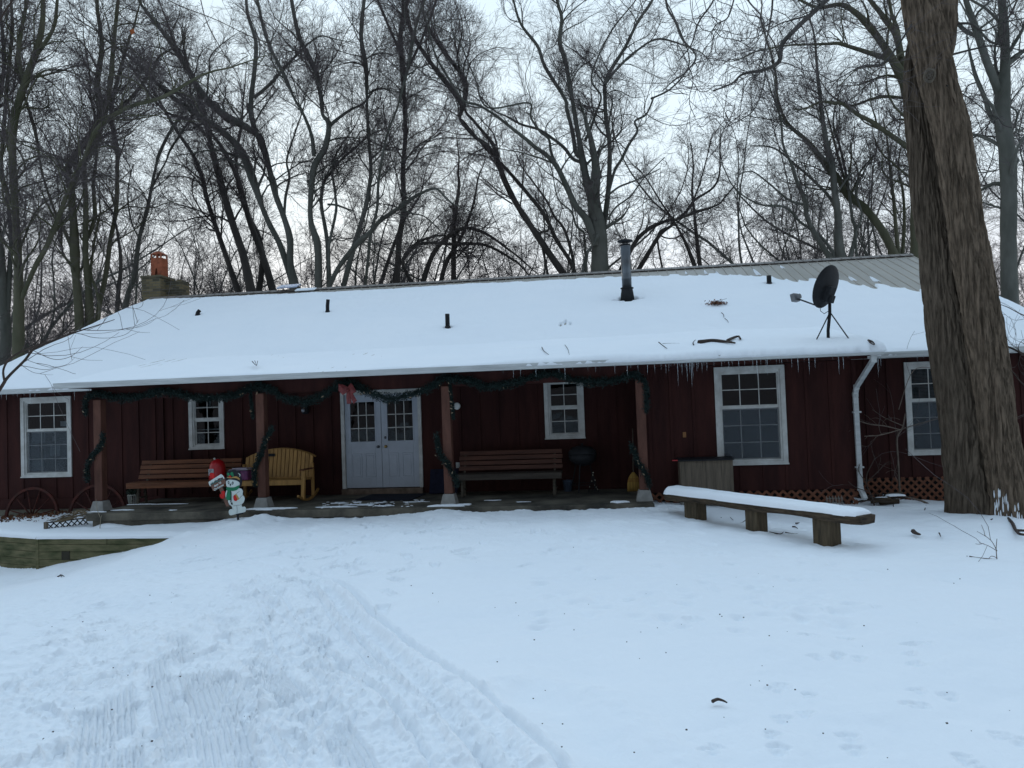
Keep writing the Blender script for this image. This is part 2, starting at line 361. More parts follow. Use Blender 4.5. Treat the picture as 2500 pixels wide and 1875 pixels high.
    # long thin ski scratches
    for k in range(26):
        u0, v0 = rng.uniform(330, 900), rng.uniform(1385, 1800); p = gpx(u0, v0)[:2]
        th = math.atan2(*(p-gpx(950, 1330)[:2])[::-1])+rng.normal(0, .25); L_ = rng.uniform(.4, 1.5)
        d, s_, a = seg_dist(x, y, [p, p+L_*np.array([math.cos(th), math.sin(th)])]); h += -.009*np.exp(-(d/.012)**2)+.006*np.exp(-((d-.03)/.012)**2)
    H[near] = h*(1.9+.5*trod)
    # boot prints: trail from the door and a trampled patch
    pr_ = []
    for (u0, v0, u1, v1, n) in ((770, 1290, 640, 1530, 15), (640, 1530, 610, 1860, 8), (745, 1300, 780, 1700, 14), (930, 1480, 1060, 1270, 8), (900, 1300, 790, 1390, 9), (110, 1620, 330, 1480, 6), (180, 1500, 20, 1690, 5), (320, 1860, 560, 1560, 7)):
        for i in range(n):
            t = i/(n-1); p = gpx(u0+(u1-u0)*t+rng.normal(0, 10), v0+(v1-v0)*t+rng.normal(0, 5)); q = gpx(u1, v1)-gpx(u0, v0)
            pr_.append((p[0], p[1], math.atan2(q[0], q[1])+rng.normal(0, .35)))
    for i in range(60):
        p = gpx(rng.uniform(60, 860), rng.uniform(1420, 1860)); pr_.append((p[0], p[1], rng.uniform(-1, 1)))
    for i in range(70):
        p = gpx(rng.uniform(450, 1350), rng.uniform(1262, 1400)); pr_.append((p[0], p[1], rng.uniform(-1.5, 1.5)))
    for i, (a, b, c) in enumerate(pr_):
        dp = rng.uniform(.014, .032); dig(H, X, Y, .30, a, b, boot(c, dp, rng.uniform(.85, 1.05), rng.random() < .8, i))
    # soft pock marks on the right, and animal prints
    for i in range(150):
        p = gpx(rng.uniform(1300, 2100), 1275+rng.random()**1.5*260); r = rng.uniform(.05, .095); d_ = rng.uniform(.022, .045)
        dig(H, X, Y, .35, p[0], p[1], lambda dx, dy, r=r, d_=d_: -d_*np.exp(-(dx*dx+dy*dy*1.6)/(r*r))+d_*.3*np.exp(-((np.hypot(dx, dy)-1.7*r)/(r*.6))**2))
    for i, (u_, v_) in enumerate([(1960, 1680), (2230, 1575), (1985, 1545), (2060, 1555), (2285, 1745), (1950, 1755), (2260, 1680), (1720, 1820), (1895, 1810), (2120, 1820), (2370, 1840), (2450, 1795), (2235, 1610), (1985, 1590), (1690, 1510), (2010, 1488), (2120, 1490), (2330, 1420), (2080, 1600), (1745, 1440), (2400, 1520), (2040, 1380), (2150, 1400)]):
        p = gpx(u_, v_)
        for k in range(3 if i < 2 else 2):
            dig(H, X, Y, .3, p[0]+rng.normal(0, .06), p[1]+rng.normal(0, .07), paw(rng.uniform(-.6, .6), .028, rng.uniform(.8, 1.1), i))
    # melt hollow below the big trunk, ridge heaps by the porch
    dig(H, X, Y, 2.2, 5.9, 12.5, lambda dx, dy: .07*np.exp(-(dx*dx+dy*dy)/.9))
    for cx, cy, r, a in ((-6.35, 12.85, .28, .11), (-2.9, 12.9, .55, .055), (-1.5, 12.85, .5, .03), (-.3, 12.9, .4, .035), (-8.6, 12.9, .5, .03), (-6.6, 12.5, .3, .05), (-7.35, 12.1, .16, .07), (1.2, 13.3, .5, .04)):
        dig(H, X, Y, 2, cx, cy, lambda dx, dy, r=r, a=a: a*np.exp(-(dx*dx+dy*dy*2.2)/(r*r))*(1+.35*fbm(dx*7+cx, dy*7, 3, 61)))
    strip = sstep(12.3, 12.8, Y)*(Y < 13.2)*(X > -9.8)*(X < 1.0); H += strip*(.028*fbm(X*3.2, Y*5, 4, 71)+.012*fbm(X*14, Y*14, 2, 73))
    fade = ((X > -14.7) & (X < -7.2) & (Y > wall_line(X))); H[fade] *= .35
    Z = Z+H
    # far ground: gently rolling
    far = np.clip((np.hypot(X, Y-8)-25)/60, 0, 1); Z += far*(.6*fbm(X*.03, Y*.03, 3, 81))
    under = ((Y > 13.25) & (Y < 29.8) & (X > -9.6) & (X < .65)) | ((Y > 15.6) & (Y < 29.8) & (X > -14.0) & (X < 8.6)) | ((Y > 14.35) & (Y < 16) & (X > .6) & (X < 4.4))
    Z[under] = np.minimum(Z[under], -2.15-.15*(Y[under] > 15.6))
    nY, nX = X.shape; idx = np.arange(nY*nX).reshape(nY, nX)
    F = np.stack([idx[:-1, :-1], idx[:-1, 1:], idx[1:, 1:], idx[1:, :-1]], -1).reshape(-1, 4)
    o = mesh_np('snowy_ground', np.stack([X, Y, Z], -1).reshape(-1, 3), F, Msnow, smooth=True)
    tag(o, kind='structure'); return o
ground()
# ------------------------------------------------------------------ the lodge
D, YB, YP = 15.41, 14.16, 13.45
house = empty('lodge', (-3, 18.7, -1.9))
tag(house, 'long low dark red board and batten lodge with a snow covered metal roof', 'building')
WZ0, WZ1 = -1.258, .584
OPEN_D = [(-13.384, -12.117, WZ0, WZ1), (-9.246, -8.415, -.728, .57), (-5.714, -3.924, -1.79, .449), (-1.273, -.442, -.731, .56), (5.888, 7.155, WZ0, WZ1)]
OPEN_B = [(2.041, 3.315, WZ0, WZ1)]
def wall_cells(mb, x0, x1, z0, z1, y, th, ops):
    ops = [o for o in ops if o[0] >= x0 and o[1] <= x1]
    xs = sorted({x0, x1, *[v for o in ops for v in o[:2]]}); zs = sorted({z0, z1, *[v for o in ops for v in o[2:]]})
    for i in range(len(xs)-1):
        # merge vertically where free
        run = None
        for j in range(len(zs)-1):
            cx, cz = (xs[i]+xs[i+1])/2, (zs[j]+zs[j+1])/2
            hole = any(o[0] < cx < o[1] and o[2] < cz < o[3] for o in ops)
            if hole:
                if run is not None: mb.box(xs[i], xs[i+1], y, y+th, run, zs[j]); run = None
            elif run is None: run = zs[j]
        if run is not None: mb.box(xs[i], xs[i+1], y, y+th, run, zs[-1])
def battens(mb, x0, x1, z0, z1, y, ops, step=.406, w=.05, t=.02, ph=0):
    x = x0+ph
    while x < x1-.02:
        segs = [(z0, z1)]
        for o in ops:
            if o[0]-.03 < x < o[1]+.03:
                segs = [s for a, b in segs for s in ((a, min(b, o[2])), (max(a, o[3]), b)) if s[1]-s[0] > .05]
        for a, b in segs: mb.box(x-w/2, x+w/2, y-t, y+.001, a, b)
        x += step+(.0 if int(x*10) % 3 else .012)
mb = MB()
wall_cells(mb, -14.35, .85, -1.98, .95, D, .15, OPEN_D); wall_cells(mb, .85, 8.6, -1.70, .95, D, .15, OPEN_D)
battens(mb, -14.35, -9.9, -1.74, .8, D, OPEN_D, ph=.17); battens(mb, -9.75, .8, -1.70, .9, D, OPEN_D, ph=.1); battens(mb, 4.6, 8.6, -1.69, .8, D, OPEN_D, ph=.15)
mb.box(-14.35, -9.9, D-.032, D-.002, -1.98, -1.74)       # skirt board
mb.box(-9.95, -9.84, D-.045, D-.001, -1.78, .9)
# gable ends and back
for xg in (-14.35, 8.45):
    mb.prismx([(D+.15, -1.98), (D+.15, 1.0), (22.55, 3.95), (29.5, 1.0), (29.5, -1.98)], xg, xg+.15)
mb.box(-14.2, 8.45, 29.35, 29.5, -1.98, .95)
# projecting room
wall_cells(mb, .72, 4.55, -1.74, .62, YB, .14, OPEN_B); battens(mb, .76, 4.5, -1.735, .62, YB, OPEN_B, ph=.06)
mb.box(.72, .86, YB+.14, D, -1.75, .7); mb.box(4.41, 4.55, YB+.14, D, -1.74, .7)
for k in range(3): mb.box(.70, .72, YB+.2+.4*k, YB+.25+.4*k, -1.75, .6)
mb.box(4.50, 4.57, YB-.025, YB-.001, -1.74, .62)
mb.build('wall', Mred, house)
# foundation, lattice skirts
MB().box(-14.3, -9.75, D+.01, D+.12, -2.6, -1.98).build('foundation', Mconcd, house)
def lattice(x0, x1, z0, z1, y, name='lattice_skirt'):
    m = MB(); s = .15; h = z1-z0
    for sgn, yy in ((1, y), (-1, y-.009)):
        x = x0-h
        while x < x1+h:
            a = np.array([x, z0]); b = np.array([x+sgn*h, z1])
            xa, xb = (a[0], b[0])
            t0 = 0; t1 = 1
            lo, hi = min(xa, xb), max(xa, xb)
            if hi > x0 and lo < x1:
                ts = sorted([(x0-xa)/(xb-xa), (x1-xa)/(xb-xa)]); t0 = max(0, ts[0]); t1 = min(1, ts[1])
                if t1-t0 > .02:
                    p = a+(b-a)*t0; q = a+(b-a)*t1
                    m.beam((p[0], yy, p[1]), (q[0], yy, q[1]), .009, .044, up=(0, 1, 0) if False else (-(b-a)[1], 0, (b-a)[0]))
            x += s
    return m.build(name, Mlatt, house)
lattice(.80, 4.50, -2.05, -1.745, YB-.01); lattice(4.60, 8.55, -2.25, -1.69, D-.01)
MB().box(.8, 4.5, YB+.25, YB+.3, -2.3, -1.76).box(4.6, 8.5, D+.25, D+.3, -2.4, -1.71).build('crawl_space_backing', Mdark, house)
# windows
def window(o, y, style, name='window'):
    x0, x1, z0, z1 = o; f = .085; big = x1-x0 > 1
    m = MB()
    for a in ((x0, x1, z1-f, z1), (x0, x1, z0, z0+f*.8), (x0, x0+f, z0+f*.8, z1-f), (x1-f, x1, z0+f*.8, z1-f)): m.box(a[0], a[1], y-.03, y+.12, a[2], a[3])
    m.box(x0-.01, x1+.01, y-.045, y-.031, z0-.0, z0+.028)
    i = .035
    for a in ((x0+f, x1-f, z1-f-i, z1-f), (x0+f, x1-f, z0+f*.8, z0+f*.8+i), (x0+f, x0+f+i, z0+f*.8+i, z1-f-i), (x1-f-i, x1-f, z0+f*.8+i, z1-f-i)): m.box(a[0], a[1], y-.006, y+.10, a[2], a[3])
    w = m.build(name, Mwhite, house, bevel=.003)
    X0, X1, Z0, Z1 = x0+f+i, x1-f-i, z0+f*.8+i, z1-f-i; zm = Z0+(Z1-Z0)*(.60 if big else .52)
    s = MB(); s.box(X0, X1, y+.012, y+.05, zm-.02, zm+.02)
    nc = 3 if big else 2
    for (a, b, yy, rows) in ((zm+.02, Z1, y+.03, 2), (Z0, zm-.02, y+.055, 3 if big else 2)):
        s.box(X0, X0+.022, yy-.012, yy+.012, a, b); s.box(X1-.022, X1, yy-.012, yy+.012, a, b)
        s.box(X0+.022, X1-.022, yy-.012, yy+.012, b-.022, b); s.box(X0+.022, X1-.022, yy-.012, yy+.012, a, a+.022)
        for k in range(1, nc): xx = X0+(X1-X0)*k/nc; s.box(xx-.008, xx+.008, yy-.004, yy+.004, a+.022, b-.022)
        for k in range(1, rows): zz = a+(b-a)*k/rows; s.box(X0+.022, X1-.022, yy-.0055, yy-.0042, zz-.008, zz+.008)
    s.build('sash', Mwhite, w)
    g = MB().box(X0+.01, X1-.01, y+.036, y+.039, zm+.02, Z1-.01).box(X0+.01, X1-.01, y+.062, y+.065, Z0+.01, zm-.02); g.build('pane', Mglass, w)
    # what is seen inside
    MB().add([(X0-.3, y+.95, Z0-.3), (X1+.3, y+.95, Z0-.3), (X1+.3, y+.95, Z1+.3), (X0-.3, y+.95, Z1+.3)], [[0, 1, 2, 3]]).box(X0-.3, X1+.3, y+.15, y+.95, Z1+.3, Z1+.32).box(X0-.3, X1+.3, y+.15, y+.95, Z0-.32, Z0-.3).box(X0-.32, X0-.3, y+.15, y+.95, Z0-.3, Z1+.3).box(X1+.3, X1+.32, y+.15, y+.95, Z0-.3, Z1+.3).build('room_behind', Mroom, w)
    if style == 'screen':
        MB().box(X0+.01, X1-.01, y+.0135, y+.0145, Z0+.01, zm-.022).build('insect_screen', Mscr, w)
    if style == 'papers':
        MB().box(X0+.01, X1-.01, y+.0135, y+.0145, Z0+.01, zm-.022).build('insect_screen', Mscr, w)
        
        for a, b, c, d in ((.08, .40, .70, .98), (.52, .76, .38, .68), (.57, .66, .74, .85), (.78, .98, 1.08, 1.20), (.48, .62, .93, 1.0), (.06, .36, .05, .3)):
            h = zm-Z0; W_ = X1-X0; MB().box(X0+W_*a, X0+W_*b, y+.078, y+.08, Z0+h*c, Z0+h*d).build('notice_paper', Mpaper, w)
    if style == 'blind':
        p = MB(); n = 34
        for k in range(n): zz = Z1-.02-k*.028; p.box(X0+.01, X1-.01, y+.10, y+.125, zz-.0225, zz-.003)
        p.build('blind', Mblind, w)
        MB().box(X0+.01, X1-.01, y+.0135, y+.0145, Z0+.01, zm-.022).build('insect_screen', Mscr, w)
    if style == 'frost':
        MB().box(X0, X1, y+.20, y+.21, Z0, zm+.1).build('roller_shade', Mblind, w)
    if style == 'storm':
        MB().box(X0+.02, X1-.02, y+.085, y+.10, Z0+.30*(Z1-Z0), Z0+.325*(Z1-Z0)).build('storm_sash', Mwhite, w)
        MB().box(X0+.02, X1-.02, y+.085, y+.10, zm+.28, zm+.295).box(X0+.52*(X1-X0), X0+.60*(X1-X0), y+.085, y+.10, zm+.2951, Z1).build('storm_sash', Mwhite, w)
    return w
Mscr, _t, _p = new_mat('screen_mesh')
_t.nodes.remove(_p); _o = _t.nodes['Material Output']; _a = _t.nodes.new('ShaderNodeBsdfTransparent'); _b = _t.nodes.new('ShaderNodeBsdfDiffuse'); _b.inputs[0].default_value = (.13, .145, .16, 1)
_x = _t.nodes.new('ShaderNodeMixShader'); _x.inputs[0].default_value = .30; _t.links.new(_a.outputs[0], _x.inputs[1]); _t.links.new(_b.outputs[0], _x.inputs[2]); _t.links.new(_x.outputs[0], _o.inputs[0])
Mpaper = mat('paper', (.55, .56, .55), .8, .3, 8, bump=0); Mblind = mat('blind_grey', (.20, .22, .23), .7, .2, 2, bump=0)
window(OPEN_D[0], D, 'papers'); window(OPEN_D[1], D, 'storm'); window(OPEN_D[3], D, ''); window(OPEN_D[4], D, 'blind'); window(OPEN_B[0], YB, 'screen')
# double doors
dx0, dx1, dz0, dz1 = -5.714, -3.924, -1.671, .449; fr = .075
m = MB().box(dx0, dx0+fr, D-.035, D+.13, dz0, dz1).box(dx1-fr, dx1, D-.035, D+.13, dz0, dz1).box(dx0+fr, dx1-fr, D-.035, D+.13, dz1-.09, dz1)
m.build('door_frame', Mwhite, house, bevel=.003)
MB().box(dx0, dx1, D-.10, D+.13, -1.79, dz0-.002).build('door_step', mat('step_stone', (.16, .115, .085), .85, .4, 6), house)
xm = (dx0+dx1)/2-.01
for i, (a, b) in enumerate(((dx0+fr+.003, xm-.004), (xm+.004, dx1-fr-.003))):
    za, zb = dz0+.01, dz1-.095; w_ = b-a
    gx0, gx1, gz0, gz1 = a+.15*w_ if i == 0 else a+.17*w_, b-.17*w_ if i == 0 else b-.15*w_, -.66, zb-.16
    m = MB(); wall_cells(m, a, b, za, zb, D+.02, .045, [(gx0, gx1, gz0, gz1)])
    # raised glazing surround, kick panels as real mouldings
    for q in ((gx0-.03, gx1+.03, gz1, gz1+.03), (gx0-.03, gx1+.03, gz0-.03, gz0), (gx0-.03, gx0, gz0, gz1), (gx1, gx1+.03, gz0, gz1)): m.box(q[0], q[1], D+.008, D+.0199, q[2], q[3])
    for k in range(2):
        px0 = a+w_*(.16+.38*k); px1 = px0+w_*.29; pz0, pz1 = za+.22, za+.74
        for q in ((px0, px1, pz1-.02, pz1), (px0, px1, pz0, pz0+.02), (px0, px0+.02, pz0+.02, pz1-.02), (px1-.02, px1, pz0+.02, pz1-.02)): m.box(q[0], q[1], D+.009, D+.0199, q[2], q[3])
        m.box(px0+.045, px1-.045, D+.012, D+.0199, pz0+.045, pz1-.045)
    dr = m.build('door', Mdoor, house, bevel=.004)
    s = MB()
    for k in range(1, 3): xx = gx0+(gx1-gx0)*k/3; s.box(xx-.009, xx+.009, D+.012, D+.03, gz0, gz1)
    for k in range(1, 3): zz = gz0+(gz1-gz0)*k/3; s.box(gx0, gx1, D+.0105, D+.0118, zz-.009, zz+.009)
    s.build('door_grille', Mwhite, dr)
    MB().box(gx0, gx1, D+.035, D+.038, gz0, gz1).build('door_pane', Mglass, dr)
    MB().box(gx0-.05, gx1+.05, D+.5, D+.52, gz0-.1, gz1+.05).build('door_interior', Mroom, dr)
    hx = (b-.07) if i == 0 else (a+.09)
    Mk = Mpipe if i == 0 else mat('brass', (.45, .30, .10), .35, .2, 9, metal=.8, bump=0)
    MB().lathe([(.012, 0), (.032, .002), (.03, .008), (.012, .014), (.012, .035), (.028, .045), (.028, .06), (.012, .068)], (hx, D+.02, -.78), 16, ((1, 0, 0), (0, 0, 1), (0, -1, 0))).build('door_knob', Mk, dr, True)
    if i == 1:
        MB().lathe([(.03, 0), (.03, .01), (.018, .014), (.018, .02)], (hx-.005, D+.02, -.59), 16, ((1, 0, 0), (0, 0, 1), (0, -1, 0))).build('deadbolt', Mpipe, dr, True)
# roof: main gable, lean-to porch roof in front
EY, EZ, SL, RY = 14.90, .74, .42, 22.55
XL, XR = -14.80, 9.0
def zmain(y): return EZ+SL*(np.asarray(y)-EY)
RZ = float(zmain(RY))
def ribbed(x0, x1, ya, za, yb, zb, name):
    """sheet metal with standing ribs along the slope"""
    prof = []; x = x0
    while x < x1-.001:
        n = min(x+.271, x1); prof += [(x, 0), (max(x, n-.034), 0)]
        if n-x > .2: prof += [(n-.026, .022), (n-.010, .022)]
        x = n
    prof.append((x1, 0)); n = len(prof); V = []; F = []
    for y, z in ((ya, za), (yb, zb)): V += [(px, y, z+h) for px, h in prof]
    V += [(px, y, z-.05) for y, z in ((ya, za), (yb, zb)) for px in (x0, x1)]
    F = [[i, i+1, n+i+1, n+i] for i in range(n-1)]
    b = 2*n; F += [[b+1, b, b+2, b+3], [0, n, b+2, b], [n-1, b+1, b+3, 2*n-1]]+[[b]+[b+1]+list(range(n-1, -1, -1))]
    return mesh_np(name, V, F, Mroof, house)
roof = ribbed(XL, XR, EY, EZ, RY, RZ, 'roof'); ribbed(XL, XR, 30.2, EZ, RY, RZ, 'rear_roof')
cap = MB().prismx([(RY-.16, RZ-.03), (RY-.16, RZ-.018), (RY, RZ+.062), (RY+.16, RZ-.018), (RY+.16, RZ-.03), (RY, RZ+.04)], XL, XR)
x = XL+.135
while x < XR: cap.beam((x, RY-.155, RZ-.006), (x, RY-.01, RZ+.064), .016, .014); x += .271
mesh_np('ridge_cap', cap.v, cap.f, Mcap, roof)
PX0, PX1, PY0, PZ0, PSL = -10.60, 4.70, 13.12, .74, .2
PYJ = 16.52
pr = ribbed(PX0, PX1, PY0, PZ0, PYJ-.02, PZ0+PSL*(PYJ-.02-PY0), 'porch_roof')
for a_, b_ in ((PX0+.02, PX0+.05), (PX1-.05, PX1-.02)): MB().prismx([(EY-.02, EZ-.06), (PYJ-.1, 1.33), (PY0+.02, PZ0-.06)], a_, b_).build('roof_cheek', Mred, house)
# soffits, beams
MB().box(PX0+.06, PX1-.06, PY0+.05, D-.01, .655, .675).box(XL+.05, PX0-.02, EY+.05, D-.01, .70, .72).box(PX1+.02, XR-.05, EY+.05, D-.01, .70, .72).build('soffit', Mred, house)
MB().box(-10.12, .74, YP-.02, YP+.12, .40, .654).box(.74, 4.55, YP-.02, YP+.02, .60, .654).build('porch_beam', Mred, house)
# rake boards
for xg in (XL-.002, XR-.02):
    MB().prismx([(EY, EZ-.17), (EY, EZ-.052), (RY, RZ-.052), (30.2, EZ-.052), (30.2, EZ-.17), (RY, RZ-.17)], xg, xg+.022).build('rake_board', Mgutter, house)
# gutters
def gutter(x0, x1, y, z, name='gutter'):
    """k-style trough hung on the eave edge, y = front lip"""
    P = [(y+.11, z+.10), (y+.11, z), (y+.02, z), (y+.012, z+.045), (y, z+.07), (y, z+.105), (y+.012, z+.105), (y+.013, z+.075), (y+.03, z+.015), (y+.10, z+.015), (y+.10, z+.10)]
    m = MB().prismx(P, x0, x1); m.prismx([(a, b) for a, b in P[:6]], x0-.004, x0); m.prismx([(a, b) for a, b in P[:6]], x1, x1+.004)
    return m.build(name, Mgutter, house)
g1 = gutter(-10.62, 4.68, 13.02, .645)
gutter(-15.2, -10.30, 14.80, .66); gutter(4.50, 9.0, 14.80, .67)
MB().box(PX0, PX1, 13.131, 13.15, .655, .735).box(XL, -10.55, 14.911, 14.93, .66, .735).box(4.6, XR, 14.911, 14.93, .66, .735).build('fascia', Mgutter, house)
# downspout
ds = MB()
pts = [(4.53, 13.10, .65), (4.53, 13.10, .56), (4.52, 13.98, .12), (4.52, 14.06, -.02), (4.53, 14.06, -1.72), (4.56, 13.93, -1.90)]
for a, b in zip(pts[:-1], pts[1:]): ds.beam(a, b, .085, .065, up=(0, .5, .1) if abs(a[1]-b[1]) < .02 else (0, .1, 1))
for p in pts[1:5]: ds.obox(p, ((1, 0, 0), (0, 1, 0), (0, 0, 1)), .046, .037, .045)
ds.box(4.46, 4.60, 14.01, 14.105, -.35, -.32).box(4.46, 4.60, 14.01, 14.105, -1.35, -1.32)
ds.build('downspout', Mgutter, house, bevel=.008)
# porch slab, posts with footings
sl = MB().box(-10.0, .78, 13.05, D-.002, -1.93, -1.79).box(-9.9, .70, 13.10, D, -2.3, -1.931)
sl.build('porch_slab', Mconc, house, bevel=.012)
for xl in (-10.05, -6.66, -3.02, .55):
    p = MB().box(xl, xl+.165, YP-.08, YP+.085, -1.585, .41); pt = p.build('porch_post', Mredwood, house, bevel=.012)
    c = (xl+.0825, YP); s0, s1 = .15, .105
    V = [(c[0]+i*s, c[1]+j*s, z) for s, z in ((s0, -1.789), (s1, -1.587)) for i, j in ((-1, -1), (1, -1), (1, 1), (-1, 1))]
    MB().add(V, [[3, 2, 1, 0], [4, 5, 6, 7], [0, 1, 5, 4], [1, 2, 6, 5], [2, 3, 7, 6], [3, 0, 4, 7]]).build('post_footing', Mbase, pt, bevel=.012)
MB().box(.705, .725, YB-.03, YB-.002, -1.75, .62).build('corner_trim', Mwhite, house)
# snow lying on the roofs
def heights(x): return 0
def roof_snow(name, x0, x1, ya, yb, zf, edge, over, thick, nx, ny, seed, lip=.0):
    xs = np.linspace(x0, x1, nx); ys = np.concatenate([ya-over+np.array([0, .004, .012, .03, .06, .10]), np.linspace(ya-over+.15, yb, ny)])
    X, Y = np.meshgrid(xs, ys); base = zf(np.maximum(Y, ya))
    ov = over*(np.interp(X, [-10, -3, 1], [.25, .45, 1.1]) if lip > .4 else 1)*(1+.55*fbm(X*1.7, X*0+3, 4, seed)+.25*fbm(X*9, X*0, 2, seed+5))
    Yd = ya-ov; d = (Y-(ya-over))
    ed = edge(X)+.05*fbm(X*4, Y*0, 4, seed+1)
    t = thick(X, Y)+.024*fbm(X*.8, Y*.9, 3, seed+2)+.006*fbm(X*5, Y*5, 3, seed+3)
    fr = np.clip(d/.16, 0, 1); roundf = np.sqrt(1-(1-fr)**2)
    up = sstep(0, .10, ed-Y+.02*fbm(X*12, Y*12, 2, seed+7))
    if lip < .4:
        for hx, hy, rx, ry in ((.68, 19.35, .24, .22), (.93, 19.3, .16, .05), (.43, 19.28, .13, .06), (.70, 19.12, .16, .05), (-.88, 17.66, .04, .2), (-.98, 17.5, .03, .16), (-.76, 17.52, .025, .12), (4.43, 20.12, .12, .1), (-11.69, 20.08, .09, .08), (-7.6, 19.7, .09, .09), (-3.76, 17.67, .09, .09)):
            q_ = np.hypot((X-hx)/rx, (Y-hy)/ry)+.35*fbm(X*14, Y*14, 3, 91); up = np.minimum(up, sstep(.75, 1.15, q_)); 
        rb = np.cos((X-XL+.02)*2*np.pi/.271); t = t+.0045*np.maximum(rb, 0)**3*sstep(17.5, 21, Y)*(.5+.5*fbm(X*1.3, Y*.8, 2, 95))
        t = t*(1-.10*sstep(.35, .75, fbm(X*.55, Y*.5, 3, 99)))
    else:
        t = t+(.016*np.exp(-((Y-13.42-.02*fbm(X*2, Y*0, 2, 3))/.07)**2)-.013*np.exp(-((Y-13.58)/.10)**2))*sstep(-11, 0, X)
    Z = base+t*roundf*up-.035*(1-up)-.075*(1-roundf)*(lip)
    Yn = np.where(d < .2, Y+(over-ov)*(1-fr), Y)
    n, m_ = X.shape; idx = np.arange(n*m_).reshape(n, m_)
    F = np.stack([idx[:-1, :-1], idx[:-1, 1:], idx[1:, 1:], idx[1:, :-1]], -1).reshape(-1, 4)
    # close the front down to the gutter and the sides down to the metal
    V = np.stack([X, Yn, Z], -1).reshape(-1, 3); b = len(V)
    low = V[idx[0]].copy(); low[:, 2] -= .03; low[:, 1] = ya+.02; V = np.r_[V, low]
    F = np.r_[F, np.stack([b+np.arange(m_-1), b+np.arange(1, m_), idx[0, 1:], idx[0, :-1]], -1)]
    for c, fl in ((0, 1), (m_-1, 0)):
        b = len(V); lo = V[idx[:, c]].copy(); lo[:, 2] = base[:, c]-.03; V = np.r_[V, lo]; k = np.arange(n-1)
        q = np.stack([idx[k, c], idx[k+1, c], b+k+1, b+k], -1); F = np.r_[F, q[:, ::-1] if fl else q]
    return mesh_np(name, V, F.astype(np.int32), Msnow, house, True)
def edge_main(x):
    e = np.interp(x, [-15, -14.3, -13.5, -8, -4, 0, 1.5, 3.2, 4.2, 5.0, 6.0, 7.2, 9], [22.5, 22.5, 22.33, 22.05, 22.08, 21.9, 21.85, 21.6, 21.2, 20.75, 20.2, 19.3, 18.6])
    rib = np.floor((x-XL)/.271); h = np.sin(rib*12.9898)*43758.5453; h = h-np.floor(h); fr_ = (x-XL)/.271-rib
    amp = np.interp(x, [-2, 2.5, 4, 9], [.05, .32, .85, .95])
    return e+amp*(h-.5)*(.35+1.3*fr_*(1-fr_)*2)
def th_main(x, y): return np.interp(x, [-14.8, -5, 4, 9], [.07, .075, .085, .10])*(.75+.25*sstep(0, 1.2, edge_main(x)-y))
roof_snow('roof_snow', XL, XR, EY-.02, RY-.02, zmain, edge_main, .07, th_main, 1100, 260, 3, .3)
def th_porch(x, y): return np.interp(x, [-10.6, -5, -2, 0, 1.5, 4.7], [.022, .03, .06, .09, .105, .09])*(1-.3*sstep(14, 16.3, y))+.012
roof_snow('porch_roof_snow', PX0, PX1, PY0-.03, 16.75, lambda y: PZ0+PSL*(y-PY0), lambda x: x*0+17.2, .09, th_porch, 760, 60, 9, .42)
# thin slivers of snow clinging beside the ribs above the edge
for xx, y0, L_, wd in ((3.05, 21.75, .42, .05), (3.35, 21.7, .25, .05), (4.42, 21.3, .75, .07), (5.23, 21.9, .32, .05), (6.05, 20.7, .45, .07), (6.6, 20.2, .45, .07), (7.1, 20.0, .5, .08), (2.5, 21.85, .3, .04)):
    q = [(xx-wd, y0), (xx+wd, y0-.05), (xx+wd*.7, y0+L_*.5), (xx, y0+L_), (xx-wd*.6, y0+L_*.6)]
    V = [(a, b, float(zmain(b))+.004) for a, b in q]+[(a*.8+xx*.2, b, float(zmain(b))+.022) for a, b in q]; n = 5
    MB().add(V, [list(range(n, 2*n))]+[[i, (i+1) % n, n+(i+1) % n, n+i] for i in range(n)]).build('snow_patch', Msnow, house, True)
# snow blown on the porch slab
def blob(m, cx, cy, z, rx, ry, h, seed, k=22):
    V = []; 
    for r_, hh in ((1, -.004), (.93, h*.6), (.6, h), (0.25, h*1.05)):
        for j in range(k):
            g = 2*math.pi*j/k; q = 1+.35*math.sin(3*g+seed)+.18*math.sin(7*g+seed*2.1)
            V.append((cx+rx*r_*q*math.cos(g), cy+ry*r_*q*math.sin(g), z+hh))
    m.add(V, [[i*k+j, i*k+(j+1) % k, (i+1)*k+(j+1) % k, (i+1)*k+j] for i in range(3) for j in range(k)]+[[3*k+j for j in range(k)]])
ps = MB()
for cx, cy, rx, ry, h in ((-9.95, 13.26, .17, .06, .018), (-9.55, 13.5, .2, .06, .014), (-6.45, 13.22, .32, .09, .03), (-6.1, 13.3, .18, .07, .02), (-5.1, 13.38, .35, .07, .012), (-4.7, 13.65, .3, .10, .008), (-5.25, 13.95, .16, .10, .010), (-4.2, 13.4, .16, .05, .012), (-3.75, 13.9, .22, .04, .008), (-2.95, 13.22, .30, .085, .03), (-2.65, 13.35, .14, .06, .02), (-2.2, 13.9, .14, .035, .008), (-1.6, 13.6, .12, .03, .006), (.18, 13.27, .14, .06, .03), (-9.75, 14.35, .25, .03, .012), (-9.0, 14.3, .35, .02, .01), (-8.4, 13.35, .07, .03, .01), (-4.4, 13.9, .1, .05, .008), (-4.9, 14.0, .08, .05, .01)):
    blob(ps, cx, cy, -1.788, rx, ry, h, cx*3)
for k in range(70):
    blob(ps, rng.uniform(-5.6, -3.6), rng.uniform(13.25, 14.2), -1.788, rng.uniform(.01, .045), rng.uniform(.01, .025), .006, k, 8)
tag(ps.build('porch_snow', Msnow, None, True), 'thin patches of trodden snow on the concrete porch floor', kind='stuff')
